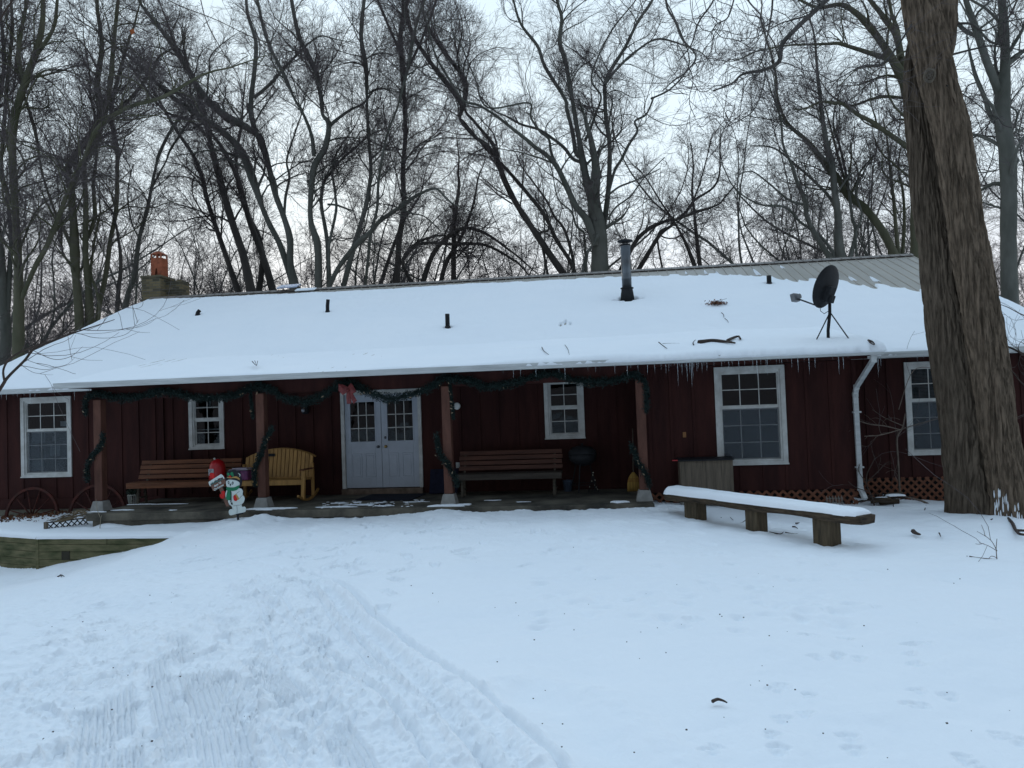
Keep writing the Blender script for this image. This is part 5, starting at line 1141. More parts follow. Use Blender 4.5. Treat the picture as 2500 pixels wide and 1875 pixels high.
Mbarkd = mat('dark_bark', (.085, .075, .067), .9, .35, 1.8, (1, 1, .35), .6, 14, .12, col2=(.046, .042, .038), dist=.02)
Mmoss = mat('mossy_bark', (.13, .122, .082), .9, .35, 1.4, (1, 1, .35), .6, 14, .12, col2=(.062, .064, .038), dist=.02)
Mcrown = mat('twig_brown', (.11, .090, .088), .9, .3, 3, bump=0)
def crown_from(LP, LR, rg, D1=(1.6, .16), D2=4.4, D3=5.6, D4=4.6, l1=(.32, 4.2), up=.05, fine=1.0, wob=.16, ra=.016):
    """secondary limbs + three twig orders grown on resampled limbs (M,N)"""
    lim = []; 
    A, Ar = spawn(LP, LR, rg, D1[0], D1[1], lambda L, t, u_: np.clip((.25+l1[0]*L*(1.15-t)), .7, l1[1])*u_, (.75, .22), 12, wob, up, .40, ra*.8, min(.009, ra*.55))
    B, Br = spawn(np.concatenate([A]), Ar, rg, D2, .10, lambda L, t, u_: np.clip(.5+.5*L*(1.1-t), .6, 2.5)*u_, (.68, .22), 8, wob*.95, up*.8, .5, .0058*fine, .0042*fine)
    # twigs straight off the main limbs' outer parts
    B2, B2r = spawn(LP, LR, rg, 1.6, .30, lambda L, t, u_: u_*(2.0-.8*t), (.8, .25), 8, wob*.95, up, .3, .0058*fine, .0042*fine); B2r = np.minimum(B2r, .013)
    BB = np.concatenate([B, B2]); BBr = np.concatenate([Br, B2r])
    C, Cr = spawn(BB, BBr, rg, D3, .12, lambda L, t, u_: np.clip(.30+.42*L*(1.1-t), .3, 1.15)*u_, (.62, .22), 4, wob*.8, up, .6, .0043*fine, .0035*fine)
    D_, Dr = spawn(C, Cr, rg, D4, .2, lambda L, t, u_: u_*.40, (.6, .22), 3, wob*.6, up, .6, .0034*fine, .003*fine)
    wood = [polytube(A, Ar, 5, rg)]
    tw = [polytube(BB, BBr, 4, rg), polytube(C, Cr, 3, rg), polytube(D_, Dr, 3, rg)]
    return wood, tw
YROOT = -2.4
def traced_tree(name, label, limbs, Y0, seed, bark=Mbark, root_u=None, grp=None, spread=3., mult=1., **kw):
    """limbs: list of (dy_start, dy_end, [(U,V,width_px)...]) surveyed off the photograph; each gets its own real depth"""
    rg = np.random.default_rng(seed); PL = []; RL = []
    for dy0, dy1, pts in limbs:
        n = len(pts); P = []; R = []
        for i, (u_, v_, w_) in enumerate(pts):
            y = Y0+dy0+(dy1-dy0)*(i/(n-1))**1.3; p = aty(u_, v_, y); P.append(p); R.append(w_*y/FPX/2)
        P = smooth_line(np.array(P), 6); R = np.interp(np.linspace(0, n-1, len(P)), range(n), R)
        if pts[-1][2] > 3.2:        # carry the limb on to a fine tip
            d = P[-1]-P[-4]; d /= np.linalg.norm(d); L_ = .9+38*R[-1]; k = 12; dr = np.zeros(3); E = [P[-1]]
            for q in range(k): dr = dr*.6+rg.normal(0, .09, 3); d = d+dr+np.array((0, 0, .02)); d /= np.linalg.norm(d); E.append(E[-1]+d*min(L_, 5.5)/k)
            P = np.r_[P, np.array(E[1:])]; R = np.r_[R, np.linspace(R[-1], .008, k+1)[1:]]
        PL.append(P); RL.append(R)
    # the part of the trunk down to the ground
    p0, r0 = PL[0][0], RL[0][0]; d0 = PL[0][6]-PL[0][0]; slope = d0[:2]/max(d0[2], .2)*.35
    base = np.array((p0[0]-slope[0]*(p0[2]-YROOT), p0[1]-slope[1]*(p0[2]-YROOT), YROOT))
    t = empty(name, tuple(base)); tag(t, label, 'tree', grp)
    tk = []
    k = 10 if Y0 > 20 else 14
    P = np.array([base, base+(p0-base)*.06, base+(p0-base)*.2, base+(p0-base)*.6, p0]); R = np.array([r0*1.9, r0*1.5, r0*1.2, r0*1.05, r0])
    tk.append(polytube(P[None], R[None], k, rg))
    for i, (P, R) in enumerate(zip(PL, RL)):
        if i and limbs[i][2][0][1] > 560 and np.linalg.norm(P[0][:2]-p0[:2]) > 1.2*r0:      # stems of its own from the ground
            b = base+(P[0]-base)*np.array((.45, .45, 0)); P = np.r_[[b, (b+P[0])/2], P]; R = np.r_[[R[0]*1.4, R[0]*1.08], R]
        if i: R = R*.9
        wv = 1+.10*fbm(np.arange(len(P))*.6, np.zeros(len(P))+i*3.7, 2, seed)
        tk.append(polytube(P[None], (R*wv)[None], k if R[0] > .08 else 7, rg))
    LP, LR = [], []
    for P, R in zip(PL, RL):
        Pn, Rn = resample(P, R, 24); LP.append(Pn); LR.append(Rn)
    wood, tw = crown_from(np.array(LP), np.array(LR), rg, **kw)
    V, F = join(tk+wood); mesh_np('trunk', V, F, bark, t, True)
    V, F = join(tw); mesh_np('crown', V, F, Mcrown, t)
    return t
def A_(*p): return [(x/1.7696, y/1.7696, w_) for x, y, w_ in p]
def B_(*p): return [(1000+x/1.4747, y/1.4747, w_) for x, y, w_ in p]
def C7(*p): return [(640+x/3.318, 240+y/3.318, w_/3.318) for x, y, w_ in p]
def C8(*p): return [(1140+x/3.606, 240+y/3.606, w_/3.606) for x, y, w_ in p]
def C3(*p): return [(x/3.072, 400+y/3.072, w_/3.072) for x, y, w_ in p]
def CR(*p): return [(2050+x/2.676, y/2.676, w_/2.676) for x, y, w_ in p]
def CM(*p): return [(1600+x/3.456, 240+y/3.456, w_/3.456) for x, y, w_ in p]
def CT(*p): return [(1100+x/2.212, y/2.212, w_/2.212) for x, y, w_ in p]
traced_tree('bare_tree', 'large many limbed bare tree rising behind the middle of the roof by the stovepipe', [
    (0, 0, C8((1170, 1560, 152), (1165, 1250, 145), (1150, 1110, 130))),
    (0, -1.5, C8((1150, 1180, 80), (1110, 950, 84), (1060, 750, 80), (1020, 560, 74), (985, 350, 50), (950, 150, 44), (925, 0, 40))+CT((620, 330, 30), (590, 230, 28), (600, 100, 22), (580, 20, 18), (560, -120, 12))),
    (0, 1.5, C8((1010, 520, 40), (960, 480, 44), (930, 300, 40), (880, 100, 36), (860, 0, 34))+CT((510, 360, 22), (470, 250, 20), (380, 130, 16), (340, 0, 12), (320, -120, 9))),
    (.3, 2.5, C8((1200, 1150, 60), (1240, 860, 50), (1255, 600, 46), (1255, 400, 44), (1225, 180, 42), (1215, 0, 38))+CT((835, 450, 26), (870, 370, 22), (940, 260, 20), (1010, 120, 18), (1090, 0, 16), (1130, -120, 12))),
    (.3, 3.5, CT((830, 460, 18), (900, 370, 16), (1010, 270, 14), (1130, 210, 12), (1300, 260, 8))),
    (-.3, -2.5, C8((1130, 1300, 62), (1060, 1080, 72), (960, 950, 60), (870, 760, 56), (790, 600, 50), (700, 500, 45), (600, 430, 40), (520, 360, 36), (380, 250, 30), (250, 150, 28), (100, 60, 24), (-30, 20, 20))+CT((0, 440, 14), (-80, 300, 12), (-120, 150, 9))),
    (0, 2, C8((1000, 560, 36), (930, 530, 34), (850, 430, 32), (720, 330, 28), (620, 270, 26), (480, 230, 22), (350, 160, 18), (230, 100, 14), (100, -40, 10))),
    (0, -3, C8((790, 600, 30), (740, 470, 28), (720, 360, 26), (640, 290, 22), (560, 160, 20), (540, 40, 18))+CT((200, 580, 12), (130, 420, 10), (60, 250, 8))),
    (0, 3, C8((1240, 860, 30), (1300, 640, 30), (1360, 540, 30), (1430, 400, 28), (1500, 290, 24), (1480, 200, 22), (1580, 140, 20), (1640, 0, 16))+CT((1090, 530, 12), (1200, 470, 10), (1290, 330, 8), (1210, 100, 8), (1160, 0, 7))),
    (0, 1, C8((1260, 840, 22), (1340, 780, 20), (1440, 740, 18), (1560, 690, 14), (1700, 620, 10))),
    (0, 1, C8((1240, 1070, 20), (1310, 960, 18), (1440, 860, 16), (1560, 700, 12), (1740, 520, 9))),
    (0, -1, C8((1030, 1180, 24), (960, 1120, 20), (920, 1000, 18), (800, 880, 14), (750, 640, 12), (700, 480, 9))),
    (0, -2, C8((1040, 380, 30), (1090, 260, 26), (1140, 120, 22), (1180, -20, 20))+CT((760, 430, 12), (800, 300, 10), (880, 150, 9), (970, 40, 8))),
    (0, 3, C8((1020, 1540, 34), (1050, 1380, 34), (1080, 1330, 30))),
], 32, 101, bark=Mbark, l1=(.28, 3.8))
traced_tree('bare_tree', 'dark twin stemmed bare tree leaning left behind the roof centre', [
    (0, -1, C8((860, 1560, 64), (720, 1360, 56), (560, 1120, 52), (430, 920, 50), (330, 720, 50), (275, 560, 50), (180, 420, 38), (60, 330, 30), (-60, 180, 26))+A_((1990, 440, 14), (1860, 270, 11), (1770, 120, 9), (1730, -60, 7))),
    (0, 1.5, C8((275, 560, 40), (235, 420, 40), (170, 330, 34), (60, 200, 30), (-20, 90, 26))+A_((2010, 350, 13), (1900, 200, 10), (1830, 60, 8), (1840, -80, 6))),
    (1, 0, C8((960, 1560, 44), (900, 1420, 42), (790, 1250, 40), (690, 1040, 40), (560, 870, 38), (450, 740, 36), (345, 620, 34))),
    (1, 3, C8((945, 1560, 34), (930, 1400, 32), (860, 1160, 28), (770, 1040, 24), (700, 900, 20), (600, 760, 16), (480, 600, 12), (430, 480, 9))),
    (0, -2, C8((400, 930, 16), (280, 850, 13), (200, 780, 11), (100, 700, 8))),
    (0, 2, C8((640, 1180, 24), (720, 1150, 20), (700, 1000, 16), (620, 900, 12))),
], 33, 102, bark=Mbarkd)
traced_tree('bare_tree', 'grey wide spreading bare tree with many stems behind the left half of the roof', [
    (0, 0, C7((455, 1560, 60), (450, 1200, 62), (395, 1000, 44), (395, 780, 44), (420, 560, 52), (510, 400, 50), (540, 210, 46), (490, 130, 30), (470, -20, 26))+A_((1360, 300, 14), (1290, 150, 11), (1250, -60, 8))),
    (.5, 2, C7((545, 1560, 55), (525, 1150, 38), (480, 860, 32), (500, 680, 30), (560, 600, 26), (640, 500, 22), (800, 360, 18))),
    (-.5, -2.5, C7((530, 1560, 50), (620, 1370, 44), (770, 1180, 50), (880, 1080, 44), (960, 990, 40), (1120, 880, 34), (1250, 790, 30), (1400, 730, 22), (1480, 800, 14))),
    (.5, 2.5, C7((650, 1560, 52), (730, 1250, 50), (790, 1050, 48), (845, 850, 42), (880, 600, 34), (865, 350, 32), (850, 100, 30), (848, -20, 28))+A_((1580, 280, 15), (1560, 150, 12), (1580, -60, 9))),
    (0, -1.5, C7((880, 1080, 26), (930, 900, 26), (940, 700, 26), (960, 560, 24), (1010, 300, 22), (1100, 60, 18))+A_((1760, 300, 9), (1800, 100, 8), (1860, -60, 6))),
    (0, 3, C7((540, 230, 36), (620, 160, 28), (720, 90, 24), (820, 40, 20), (900, -60, 16))),
    (0, -3, C7((420, 470, 40), (400, 300, 34), (330, 120, 28), (260, 0, 22))+A_((1230, 330, 11), (1150, 160, 9), (1100, -60, 7))),
    (0, 2, C7((540, 1200, 28), (560, 1100, 26), (600, 900, 24), (590, 760, 22), (570, 600, 20), (600, 450, 16), (700, 300, 12))),
    (0, -2, C7((1120, 880, 20), (1200, 930, 16), (1320, 960, 12), (1450, 1080, 10))),
    (0, 1, C7((530, 860, 22), (600, 865, 20), (700, 900, 16), (740, 910, 10))),
], 31, 103, bark=Mbark)
traced_tree('bare_tree', 'tall grey forked bare tree leaning left, above the ridge panel on the roof', [
    (0, 0, C7((275, 1560, 84), (230, 1350, 58), (225, 1140, 54), (175, 960, 48), (105, 770, 48), (55, 560, 48), (0, 350, 36))+A_((1080, 560, 18), (960, 490, 20), (870, 400, 17), (800, 280, 15), (720, 160, 12), (640, 60, 9))),
    (0, 2, C7((55, 560, 44), (15, 450, 38))+A_((1090, 520, 15), (1085, 430, 14), (1100, 300, 13), (1105, 180, 11), (1070, 60, 9), (1060, -60, 7))),
    (.3, -1.5, C7((240, 1480, 58), (150, 1200, 54), (60, 1020, 50), (0, 880, 46))+A_((1090, 770, 24), (1040, 650, 22), (950, 560, 18), (860, 500, 15), (720, 400, 12), (600, 280, 9), (500, 200, 7))),
    (0, 2, C7((180, 960, 26), (190, 800, 26), (220, 640, 22), (200, 500, 20), (260, 300, 16), (330, 100, 12))),
    (0, -2, A_((1100, 420, 10), (1170, 360, 9), (1240, 280, 8), (1330, 190, 6))),
], 32, 104, bark=Mbark)
traced_tree('bare_tree', 'single straight tall bare trunk between the grey spreading tree and the roof centre', [
    (0, 0, C7((1090, 1560, 54), (1110, 1150, 46), (1150, 900, 44), (1140, 600, 40), (1160, 300, 34), (1150, 0, 30))+A_((1740, 300, 15), (1730, 150, 12), (1760, 0, 10), (1780, -100, 7))),
    (0, 2, C7((1150, 620, 16), (1230, 500, 15), (1330, 360, 12), (1450, 280, 9))),
    (0, -2, C7((1145, 500, 15), (1060, 360, 12), (1000, 200, 10), (980, 50, 8))),
    (0, 1, A_((1745, 260, 9), (1690, 140, 8), (1640, 20, 7), (1600, -80, 5))),
    (0, 2, A_((1735, 350, 9), (1800, 220, 8), (1850, 100, 7), (1900, -40, 5))),
], 35, 105, bark=Mbarkd, mult=1)
traced_tree('bare_tree', 'cluster of dark leaning stems behind the roof, right of the chimney', [
    (0, -1, A_((1085, 1260, 24), (1050, 1100, 20), (1000, 950, 18), (945, 760, 16), (905, 600, 13), (880, 480, 11), (830, 330, 9), (760, 200, 7))),
    (.5, 1, A_((1030, 1260, 18), (960, 1060, 14), (900, 880, 12), (850, 700, 11), (760, 560, 9), (680, 420, 7))),
    (1, 0, A_((1180, 1260, 22), (1140, 1120, 18), (1080, 960, 16), (1030, 780, 13), (960, 640, 11), (900, 560, 8))),
    (1, 2, A_((1120, 1260, 18), (1130, 1060, 14), (1050, 880, 12), (1020, 700, 10), (1040, 560, 8))),
    (0, -1, A_((905, 600, 9), (820, 520, 8), (700, 470, 7), (560, 280, 5))),
], 36, 106, bark=Mbarkd)
traced_tree('bare_tree', 'mossy thick bare tree at the far left edge, the nearest of the left group', [
    (0, 0, C3((135, 1520, 92), (140, 1250, 84), (140, 1000, 76), (135, 700, 60), (112, 300, 56), (95, 0, 60))+[(33, 300, 20), (62, 200, 19), (90, 120, 16), (105, 40, 12), (100, -80, 8)]),
    (0, -2, C3((165, 1010, 40), (200, 920, 40), (270, 760, 44), (340, 640, 44), (400, 500, 46), (470, 320, 42), (560, 80, 32), (630, -40, 26))+A_((420, 560, 14), (540, 470, 12), (700, 420, 10), (860, 330, 7))),
    (0, 2, C3((112, 350, 44), (30, 150, 36), (10, 0, 30))+[(8, 330, 12), (18, 200, 11), (30, 60, 9), (20, -60, 7)]),
    (0, 1.5, [(62, 200, 14), (45, 140, 13), (55, 60, 10), (75, -40, 8)]),
    (0, -1, [(85, 140, 12), (130, 70, 10), (140, 0, 9), (150, -80, 6)]),
], 24, 107, bark=Mmoss)
traced_tree('bare_tree', 'dark bare trunk cut by the left edge of the view behind the roof corner', [
    (0, 0, C3((25, 1560, 90), (45, 1250, 80), (20, 950, 74), (5, 700, 64), (-30, 400, 50), (-40, 0, 44))+[(-10, 280, 12), (10, 160, 10), (0, 20, 8)]),
    (0, 1, C3((60, 1100, 40), (70, 850, 44), (80, 560, 34), (60, 300, 28), (20, 60, 20))),
], 27, 108, bark=Mbark)
traced_tree('bare_tree', 'twin bare trees with grey mossy trunks midway between the left edge and the chimney', [
    (0, 0, C3((605, 1400, 76), (590, 1100, 66), (570, 850, 60), (560, 640, 74), (550, 400, 56), (530, 200, 50), (525, 0, 46))+A_((430, 520, 20), (420, 360, 16), (440, 200, 12), (420, 40, 9))),
    (.3, -1, C3((690, 1350, 74), (665, 950, 62), (640, 640, 50), (645, 300, 46), (630, 0, 44))+A_((400, 640, 18), (470, 400, 15), (490, 200, 12), (510, 0, 9))),
    (.8, 2, C3((720, 1300, 50), (745, 1060, 42), (790, 850, 44), (830, 560, 36), (872, 330, 36), (880, 0, 32))+A_((505, 640, 14), (480, 480, 12), (520, 300, 9), (560, 160, 7))),
    (0, -2, C3((560, 700, 34), (500, 540, 30), (420, 380, 26), (330, 120, 20), (300, -20, 18))+A_((150, 560, 10), (100, 400, 8))),
    (.3, 2, C3((650, 560, 30), (710, 400, 36), (700, 150, 32), (720, -20, 28))+A_((430, 560, 13), (560, 430, 10), (640, 330, 8))),
    (0, 1, C3((745, 1060, 22), (720, 940, 24), (680, 820, 24), (700, 640, 20), (730, 460, 18), (750, 380, 14))),
], 28, 109, bark=Mmoss)
traced_tree('bare_tree', 'slender curved pale bare tree just left of the brick chimney', [
    (0, 0, C3((900, 1280, 54), (960, 980, 42), (1000, 870, 38), (1045, 560, 32), (1105, 340, 28), (1138, 170, 25), (1170, 20, 20))+A_((690, 660, 9), (740, 560, 7), (800, 470, 5))),
    (0, 1.5, C3((1135, 190, 20), (1190, 80, 18), (1245, -20, 14))+A_((740, 640, 7), (820, 520, 5))),
    (0, -1, C3((1045, 560, 16), (980, 420, 14), (960, 200, 11), (1000, 0, 9))),
    (0, 1, C3((1085, 440, 14), (1040, 440, 12), (1050, 380, 9))),
], 31, 110, bark=Mbark)
traced_tree('dead_snag', 'broken off dead trunk standing left of the chimney', [(0, 0, C3((875, 1280, 40), (885, 1000, 34), (905, 780, 30), (900, 640, 24)))], 29, 111, bark=Mbarkd, D1=(.25, .3), D2=.6, D3=.6, D4=.5)
traced_tree('bare_tree', 'low spreading bare tree with arching limbs behind the roof between the centre trees', [
    (0, 0, A_((1960, 1240, 14), (1960, 1080, 12), (1965, 930, 10), (1980, 830, 7))),
    (0, -1, A_((1820, 1240, 15), (1870, 1100, 13), (1940, 1020, 12), (2010, 985, 10), (2100, 1010, 8), (2200, 1080, 6))),
    (0, 2, A_((1790, 1240, 12), (1740, 1130, 9), (1800, 1050, 8), (1880, 1020, 6))),
    (0, 1, A_((1900, 1240, 13), (1930, 1130, 12), (1990, 1030, 10), (2040, 900, 7), (2060, 800, 5))),
    (1, 2, A_((1640, 1240, 12), (1680, 1120, 10), (1740, 960, 9), (1780, 900, 6))),
    (-1, 0, A_((1700, 1190, 7), (1800, 1060, 8), (1960, 1055, 9), (2100, 1060, 8), (2230, 1130, 6))),
], 36, 112, bark=Mbarkd)
traced_tree('bare_tree', 'bushy bare tree with low curving boughs right of the stovepipe', [
    (0, 0, C8((1330, 1560, 44), (1480, 1270, 36), (1600, 1150, 34), (1700, 1100, 30), (1800, 1065, 26))+CM((150, 1030, 24), (350, 960, 20), (520, 900, 16), (600, 820, 12), (680, 720, 8))),
    (.5, 1.5, C8((1480, 1560, 46), (1600, 1360, 44), (1700, 1200, 36), (1800, 1120, 30))+CM((150, 1040, 26), (260, 960, 24), (330, 860, 24), (480, 760, 20), (540, 640, 16), (545, 420, 12))),
    (1, 0, CM((340, 1440, 44), (300, 1330, 36), (240, 1190, 26), (150, 1030, 20), (50, 880, 16), (-60, 700, 12))),
    (1, 2, CM((380, 1440, 40), (350, 1200, 34), (330, 980, 26), (310, 780, 20), (320, 560, 14), (300, 380, 10))),
    (0, 2, CM((300, 920, 18), (380, 700, 14), (440, 480, 11), (480, 300, 8))),
    (0, -1, CM((60, 1440, 20), (20, 1160, 18), (120, 1080, 14))),
], 34, 113, bark=Mbarkd)
traced_tree('bare_tree', 'dense fan shaped bare tree behind the exposed metal at the right of the roof', [
    (0, 0, CM((1570, 1400, 84), (1545, 1200, 74), (1540, 1000, 56), (1510, 760, 50), (1490, 560, 46), (1440, 350, 40), (1400, 100, 34), (1390, -30, 28))+[(1996, 180, 7), (1990, 100, 5)]),
    (-.3, -1.5, CM((1480, 1360, 54), (1350, 1150, 46), (1280, 1000, 42), (1260, 860, 40), (1190, 690, 34), (1150, 560, 28), (1080, 400, 22), (1060, 200, 18), (1020, 20, 14))),
    (0, -2, CM((1500, 1300, 32), (1380, 1150, 28), (1230, 1050, 24), (1100, 920, 22), (900, 900, 18), (740, 820, 14), (640, 720, 10))),
    (0, 1.5, CM((1640, 1360, 48), (1690, 1130, 30), (1660, 1000, 26), (1620, 700, 24), (1560, 420, 20), (1500, 200, 16), (1540, 0, 12))),
    (0, 2, CM((1540, 1000, 30), (1480, 850, 28), (1330, 690, 24), (1180, 560, 20), (1000, 420, 16), (800, 400, 10))),
    (0, -1, CM((1280, 900, 24), (1130, 860, 20), (960, 720, 16), (820, 620, 12), (700, 640, 8))),
    (0, 1, CM((1690, 1130, 20), (1740, 980, 18), (1690, 780, 16), (1760, 620, 12), (1840, 480, 9))),
    (0, -1, CM((1500, 560, 26), (1340, 440, 24), (1200, 290, 20), (1080, 200, 18), (1000, 0, 14))),
], 32, 114, bark=Mbark)
traced_tree('bare_tree', 'strongly arched bare trunk leaning left behind the right end of the ridge', [
    (0, -1, CM((2040, 1400, 76), (1980, 1240, 64), (1890, 1080, 62), (1760, 920, 60), (1640, 830, 64), (1560, 700, 52), (1460, 580, 50), (1370, 470, 44), (1270, 350, 34), (1130, 230, 28), (1060, 100, 22), (1030, -20, 18))+[(1890, 160, 5), (1860, 60, 4)]),
    (0, 2, CM((2060, 1400, 40), (2030, 1100, 34), (2010, 850, 28), (1980, 600, 22), (1960, 380, 16), (1920, 180, 10))),
    (.5, 1, CM((2080, 1380, 34), (2100, 1050, 28), (2090, 800, 22), (2050, 600, 16), (2070, 420, 10))),
    (0, 1.5, CM((1640, 830, 26), (1560, 560, 22), (1500, 330, 18), (1440, 100, 14))),
    (0, -1, CM((1640, 830, 20), (1700, 700, 18), (1740, 600, 14), (1830, 500, 10))),
], 33, 115, bark=Mmoss)
traced_tree('bare_tree', 'big bare tree whose long limbs reach left from behind the front trunk', [
    (0, 0, CR((490, 1700, 44), (490, 1400, 46), (520, 1100, 50), (500, 900, 54), (440, 620, 60), (395, 480, 56), (300, 320, 46), (200, 180, 42), (100, 80, 36), (0, 30, 28))+CT((1980, 40, 16), (1850, -20, 12), (1700, -90, 9))),
    (0, 1.5, CR((440, 620, 46), (400, 380, 48), (370, 230, 46), (300, 130, 38), (240, 50, 30), (180, -20, 26), (100, -100, 20))),
    (-.5, -2, CR((330, 380, 30), (270, 370, 34), (130, 325, 28), (0, 285, 24))+CT((2100, 235, 16), (1950, 240, 14), (1820, 245, 11), (1680, 270, 8))),
    (0, -1, CR((470, 985, 30), (400, 930, 34), (300, 860, 32), (200, 790, 30), (130, 755, 26), (20, 680, 22))+CM((1500, 40, 30), (1400, 30, 22), (1250, 90, 14), (1150, 90, 9))),
    (0, 2, CR((400, 380, 30), (380, 200, 26), (340, 90, 24), (310, -60, 18))),
    (0, 2, CR((410, 640, 20), (300, 630, 22), (200, 650, 20), (80, 690, 16), (0, 660, 12))),
    (0, -2, CR((440, 330, 14), (340, 380, 14), (260, 430, 12), (120, 450, 10), (0, 560, 8))),
], 31.5, 116, bark=Mmoss)
traced_tree('bare_tree', 'smooth grey green forked bare tree at the right edge behind the lodge', [
    (0, 0, CR((1105, 1760, 92), (1102, 1500, 90), (1105, 1250, 88), (1095, 1000, 94), (1065, 800, 88), (1065, 600, 84), (1080, 450, 60), (1078, 250, 52), (1060, 0, 46), (1050, -150, 34))),
    (0, -1.5, CR((1045, 620, 54), (1000, 500, 50), (960, 400, 50), (900, 220, 46), (830, 20, 34), (800, -100, 26))),
    (0, 1.5, CR((1090, 430, 30), (1150, 380, 28), (1204, 330, 24), (1300, 260, 18))),
    (0, -1, CR((1100, 350, 26), (1150, 270, 24), (1200, 180, 20), (1230, 60, 14))),
    (0, 1, CR((1015, 800, 30), (980, 740, 30), (940, 620, 28), (890, 500, 26), (860, 390, 20), (840, 300, 12))),
    (0, -1, CR((900, 240, 26), (820, 200, 28), (740, 120, 26), (660, 40, 18))),
    (0, 1, CR((1040, 140, 20), (960, 60, 18), (860, 0, 14))),
    (0, -1, CR((1060, 290, 18), (980, 270, 16), (900, 180, 14))),
    (0, 1, CR((1110, 690, 12), (1160, 740, 12), (1150, 830, 10), (1200, 860, 8))),
    (0, 1, CR((1050, 1360, 14), (960, 1330, 10), (880, 1300, 7))),
], 25, 117, bark=Mbark, D2=2.4)
# ---------------------------------------------------------------- the great twin trunk in front
ft = empty('twin_trunk_tree', (5.9, 12.6, -2.1)); tag(ft, 'massive furrowed twin trunk tree standing in front of the right wing', 'tree')
Mfb = mat('furrowed_bark', (.195, .145, .104), .95, .35, 20, (1, 1, .13), 1.0, 40, .06, col2=(.066, .050, .036), dist=.03)
for m_q in (Mfb,):
    r_q = [n for n in m_q.node_tree.nodes if n.type == 'VALTORGB'][0]; r_q.color_ramp.elements[0].position = .37; r_q.color_ramp.elements[1].position = .63
def bark_trunk(C, W, Ys, seed, name, k=280, n=900, foot=0., rid=.05, m_=None):
    P = np.array([aty(u_, v_, y) for (u_, v_), y in zip(C, Ys)]); R = np.array([w_*y/FPX/2 for w_, y in zip(W, Ys)])
    P = smooth_line(P, 10); R = np.interp(np.linspace(0, len(W)-1, len(P)), range(len(W)), R); P, R = resample(P, R, n)
    T = np.gradient(P, axis=0); T /= np.linalg.norm(T, axis=1)[:, None]; ref = np.array((1., .15, 0)); A = ref-(T@ref)[:, None]*T; A /= np.linalg.norm(A, axis=1)[:, None]; B = np.cross(T, A)
    g = np.arange(k)*2*np.pi/k; z = P[:, 2][:, None]+0*g[None]; G = g[None]+0*z
    arc = G*R.mean()
    wrap = lambda fx, fz, o, sd_: sum(fbm(np.cos(G)*R.mean()*fx+7*q_, np.sin(G)*R.mean()*fx+z*fz, o, sd_+q_) for q_ in (0,))
    rd = np.clip(1.15-np.abs(wrap(16, 2.2, 3, seed))*4.2, -.6, 1)+.35*np.clip(1-np.abs(wrap(23, 4.5, 2, seed+3))*4, -.2, 1)
    big = wrap(2.2, .35, 2, seed+5)
    fine = wrap(40, 6, 3, seed+9)
    s = (z-z.min())
    rr = R[:, None]*(1+.05*big)+rid*rd*-1*.5+.006*fine
    if foot: rr = rr+foot*np.exp(-np.maximum(z+2.12, -.05)/.24)*(1+.55*np.cos(5*G+seed)+.2*np.cos(9*G))
    V = P[:, None]+rr[..., None]*(A[:, None]*np.cos(G)[..., None]+B[:, None]*np.sin(G)[..., None])
    idx = np.arange(n*k).reshape(n, k); nx = np.roll(idx, -1, axis=1); F = np.stack([idx[:-1], nx[:-1], nx[1:], idx[1:]], -1).reshape(-1, 4)
    return mesh_np(name, V.reshape(-1, 3), F, m_ or Mfb, ft, True), V, z
Mfa = mat('furrowed_bark_dark', (.150, .116, .086), .95, .35, 20, (1, 1, .13), 1.0, 40, .06, col2=(.050, .039, .029), dist=.03)
def q5(x, y): return (1980+x/1.975, 560+y/1.975)
def q4(x, y): return (2050+x/2.676, y/2.676)
tA, PA, RA = bark_trunk([q5(818, 1520), q5(806, 1380), q5(775, 1150), q5(755, 960), q5(695, 600), q5(648, 300), q5(608, 0), q4(590, 1250), q4(560, 1000), q4(520, 750), q4(500, 520), q4(500, 330), q4(520, 180)],
    [142, 124, 116, 108, 100, 92, 84, 78, 70, 62, 50, 40, 26], [12.98]*5+[12.98, 12.98, 13.0, 13.0, 13.0, 13.0, 13.0, 13.0], 3, 'trunk', foot=.05, m_=Mfa)
tB, PB, RB = bark_trunk([q5(1000, 1520), q5(975, 1380), q5(945, 1200), q5(905, 980), q5(868, 700), q5(822, 400), q5(752, 0), q4(790, 1250), q4(725, 850), q4(650, 560), q4(610, 380), q4(555, 150), q4(500, -60), q4(450, -250)],
    [110, 84, 78, 74, 76, 78, 74, 72, 74, 74, 74, 78, 66, 54], [12.55, 12.5, 12.45, 12.4, 12.4, 12.35, 12.35, 12.35, 12.3, 12.3, 12.3, 12.3, 12.3, 12.3], 8, 'trunk', foot=.13)
tC, PC, RC = bark_trunk([q4(635, 430), q4(655, 320), q4(675, 200), q4(690, 50), q4(715, -120), q4(740, -300)], [50, 56, 56, 56, 50, 44], [12.4]*6, 12, 'leader', k=150, n=260)
pk = aty(*q4(590, 490), 12.02)
kn = MB()
for (r1, r2) in ((.075, .020), (.038, .013)): kn.tube([pk+np.array((r1*math.cos(g)*(1+.15*math.sin(2*g)), .012, r1*1.3*math.sin(g))) for g in np.linspace(0, 6.283, 26)], r2, 10, cap=False)
kn.obox(pk+np.array((0, .02, 0)), ((1, 0, 0), (0, 1, 0), (0, 0, 1)), .018, .02, .03); kn.build('knot_scar', mat('knot_bark', (.13, .105, .078), .9, .4, 9), ft, True)
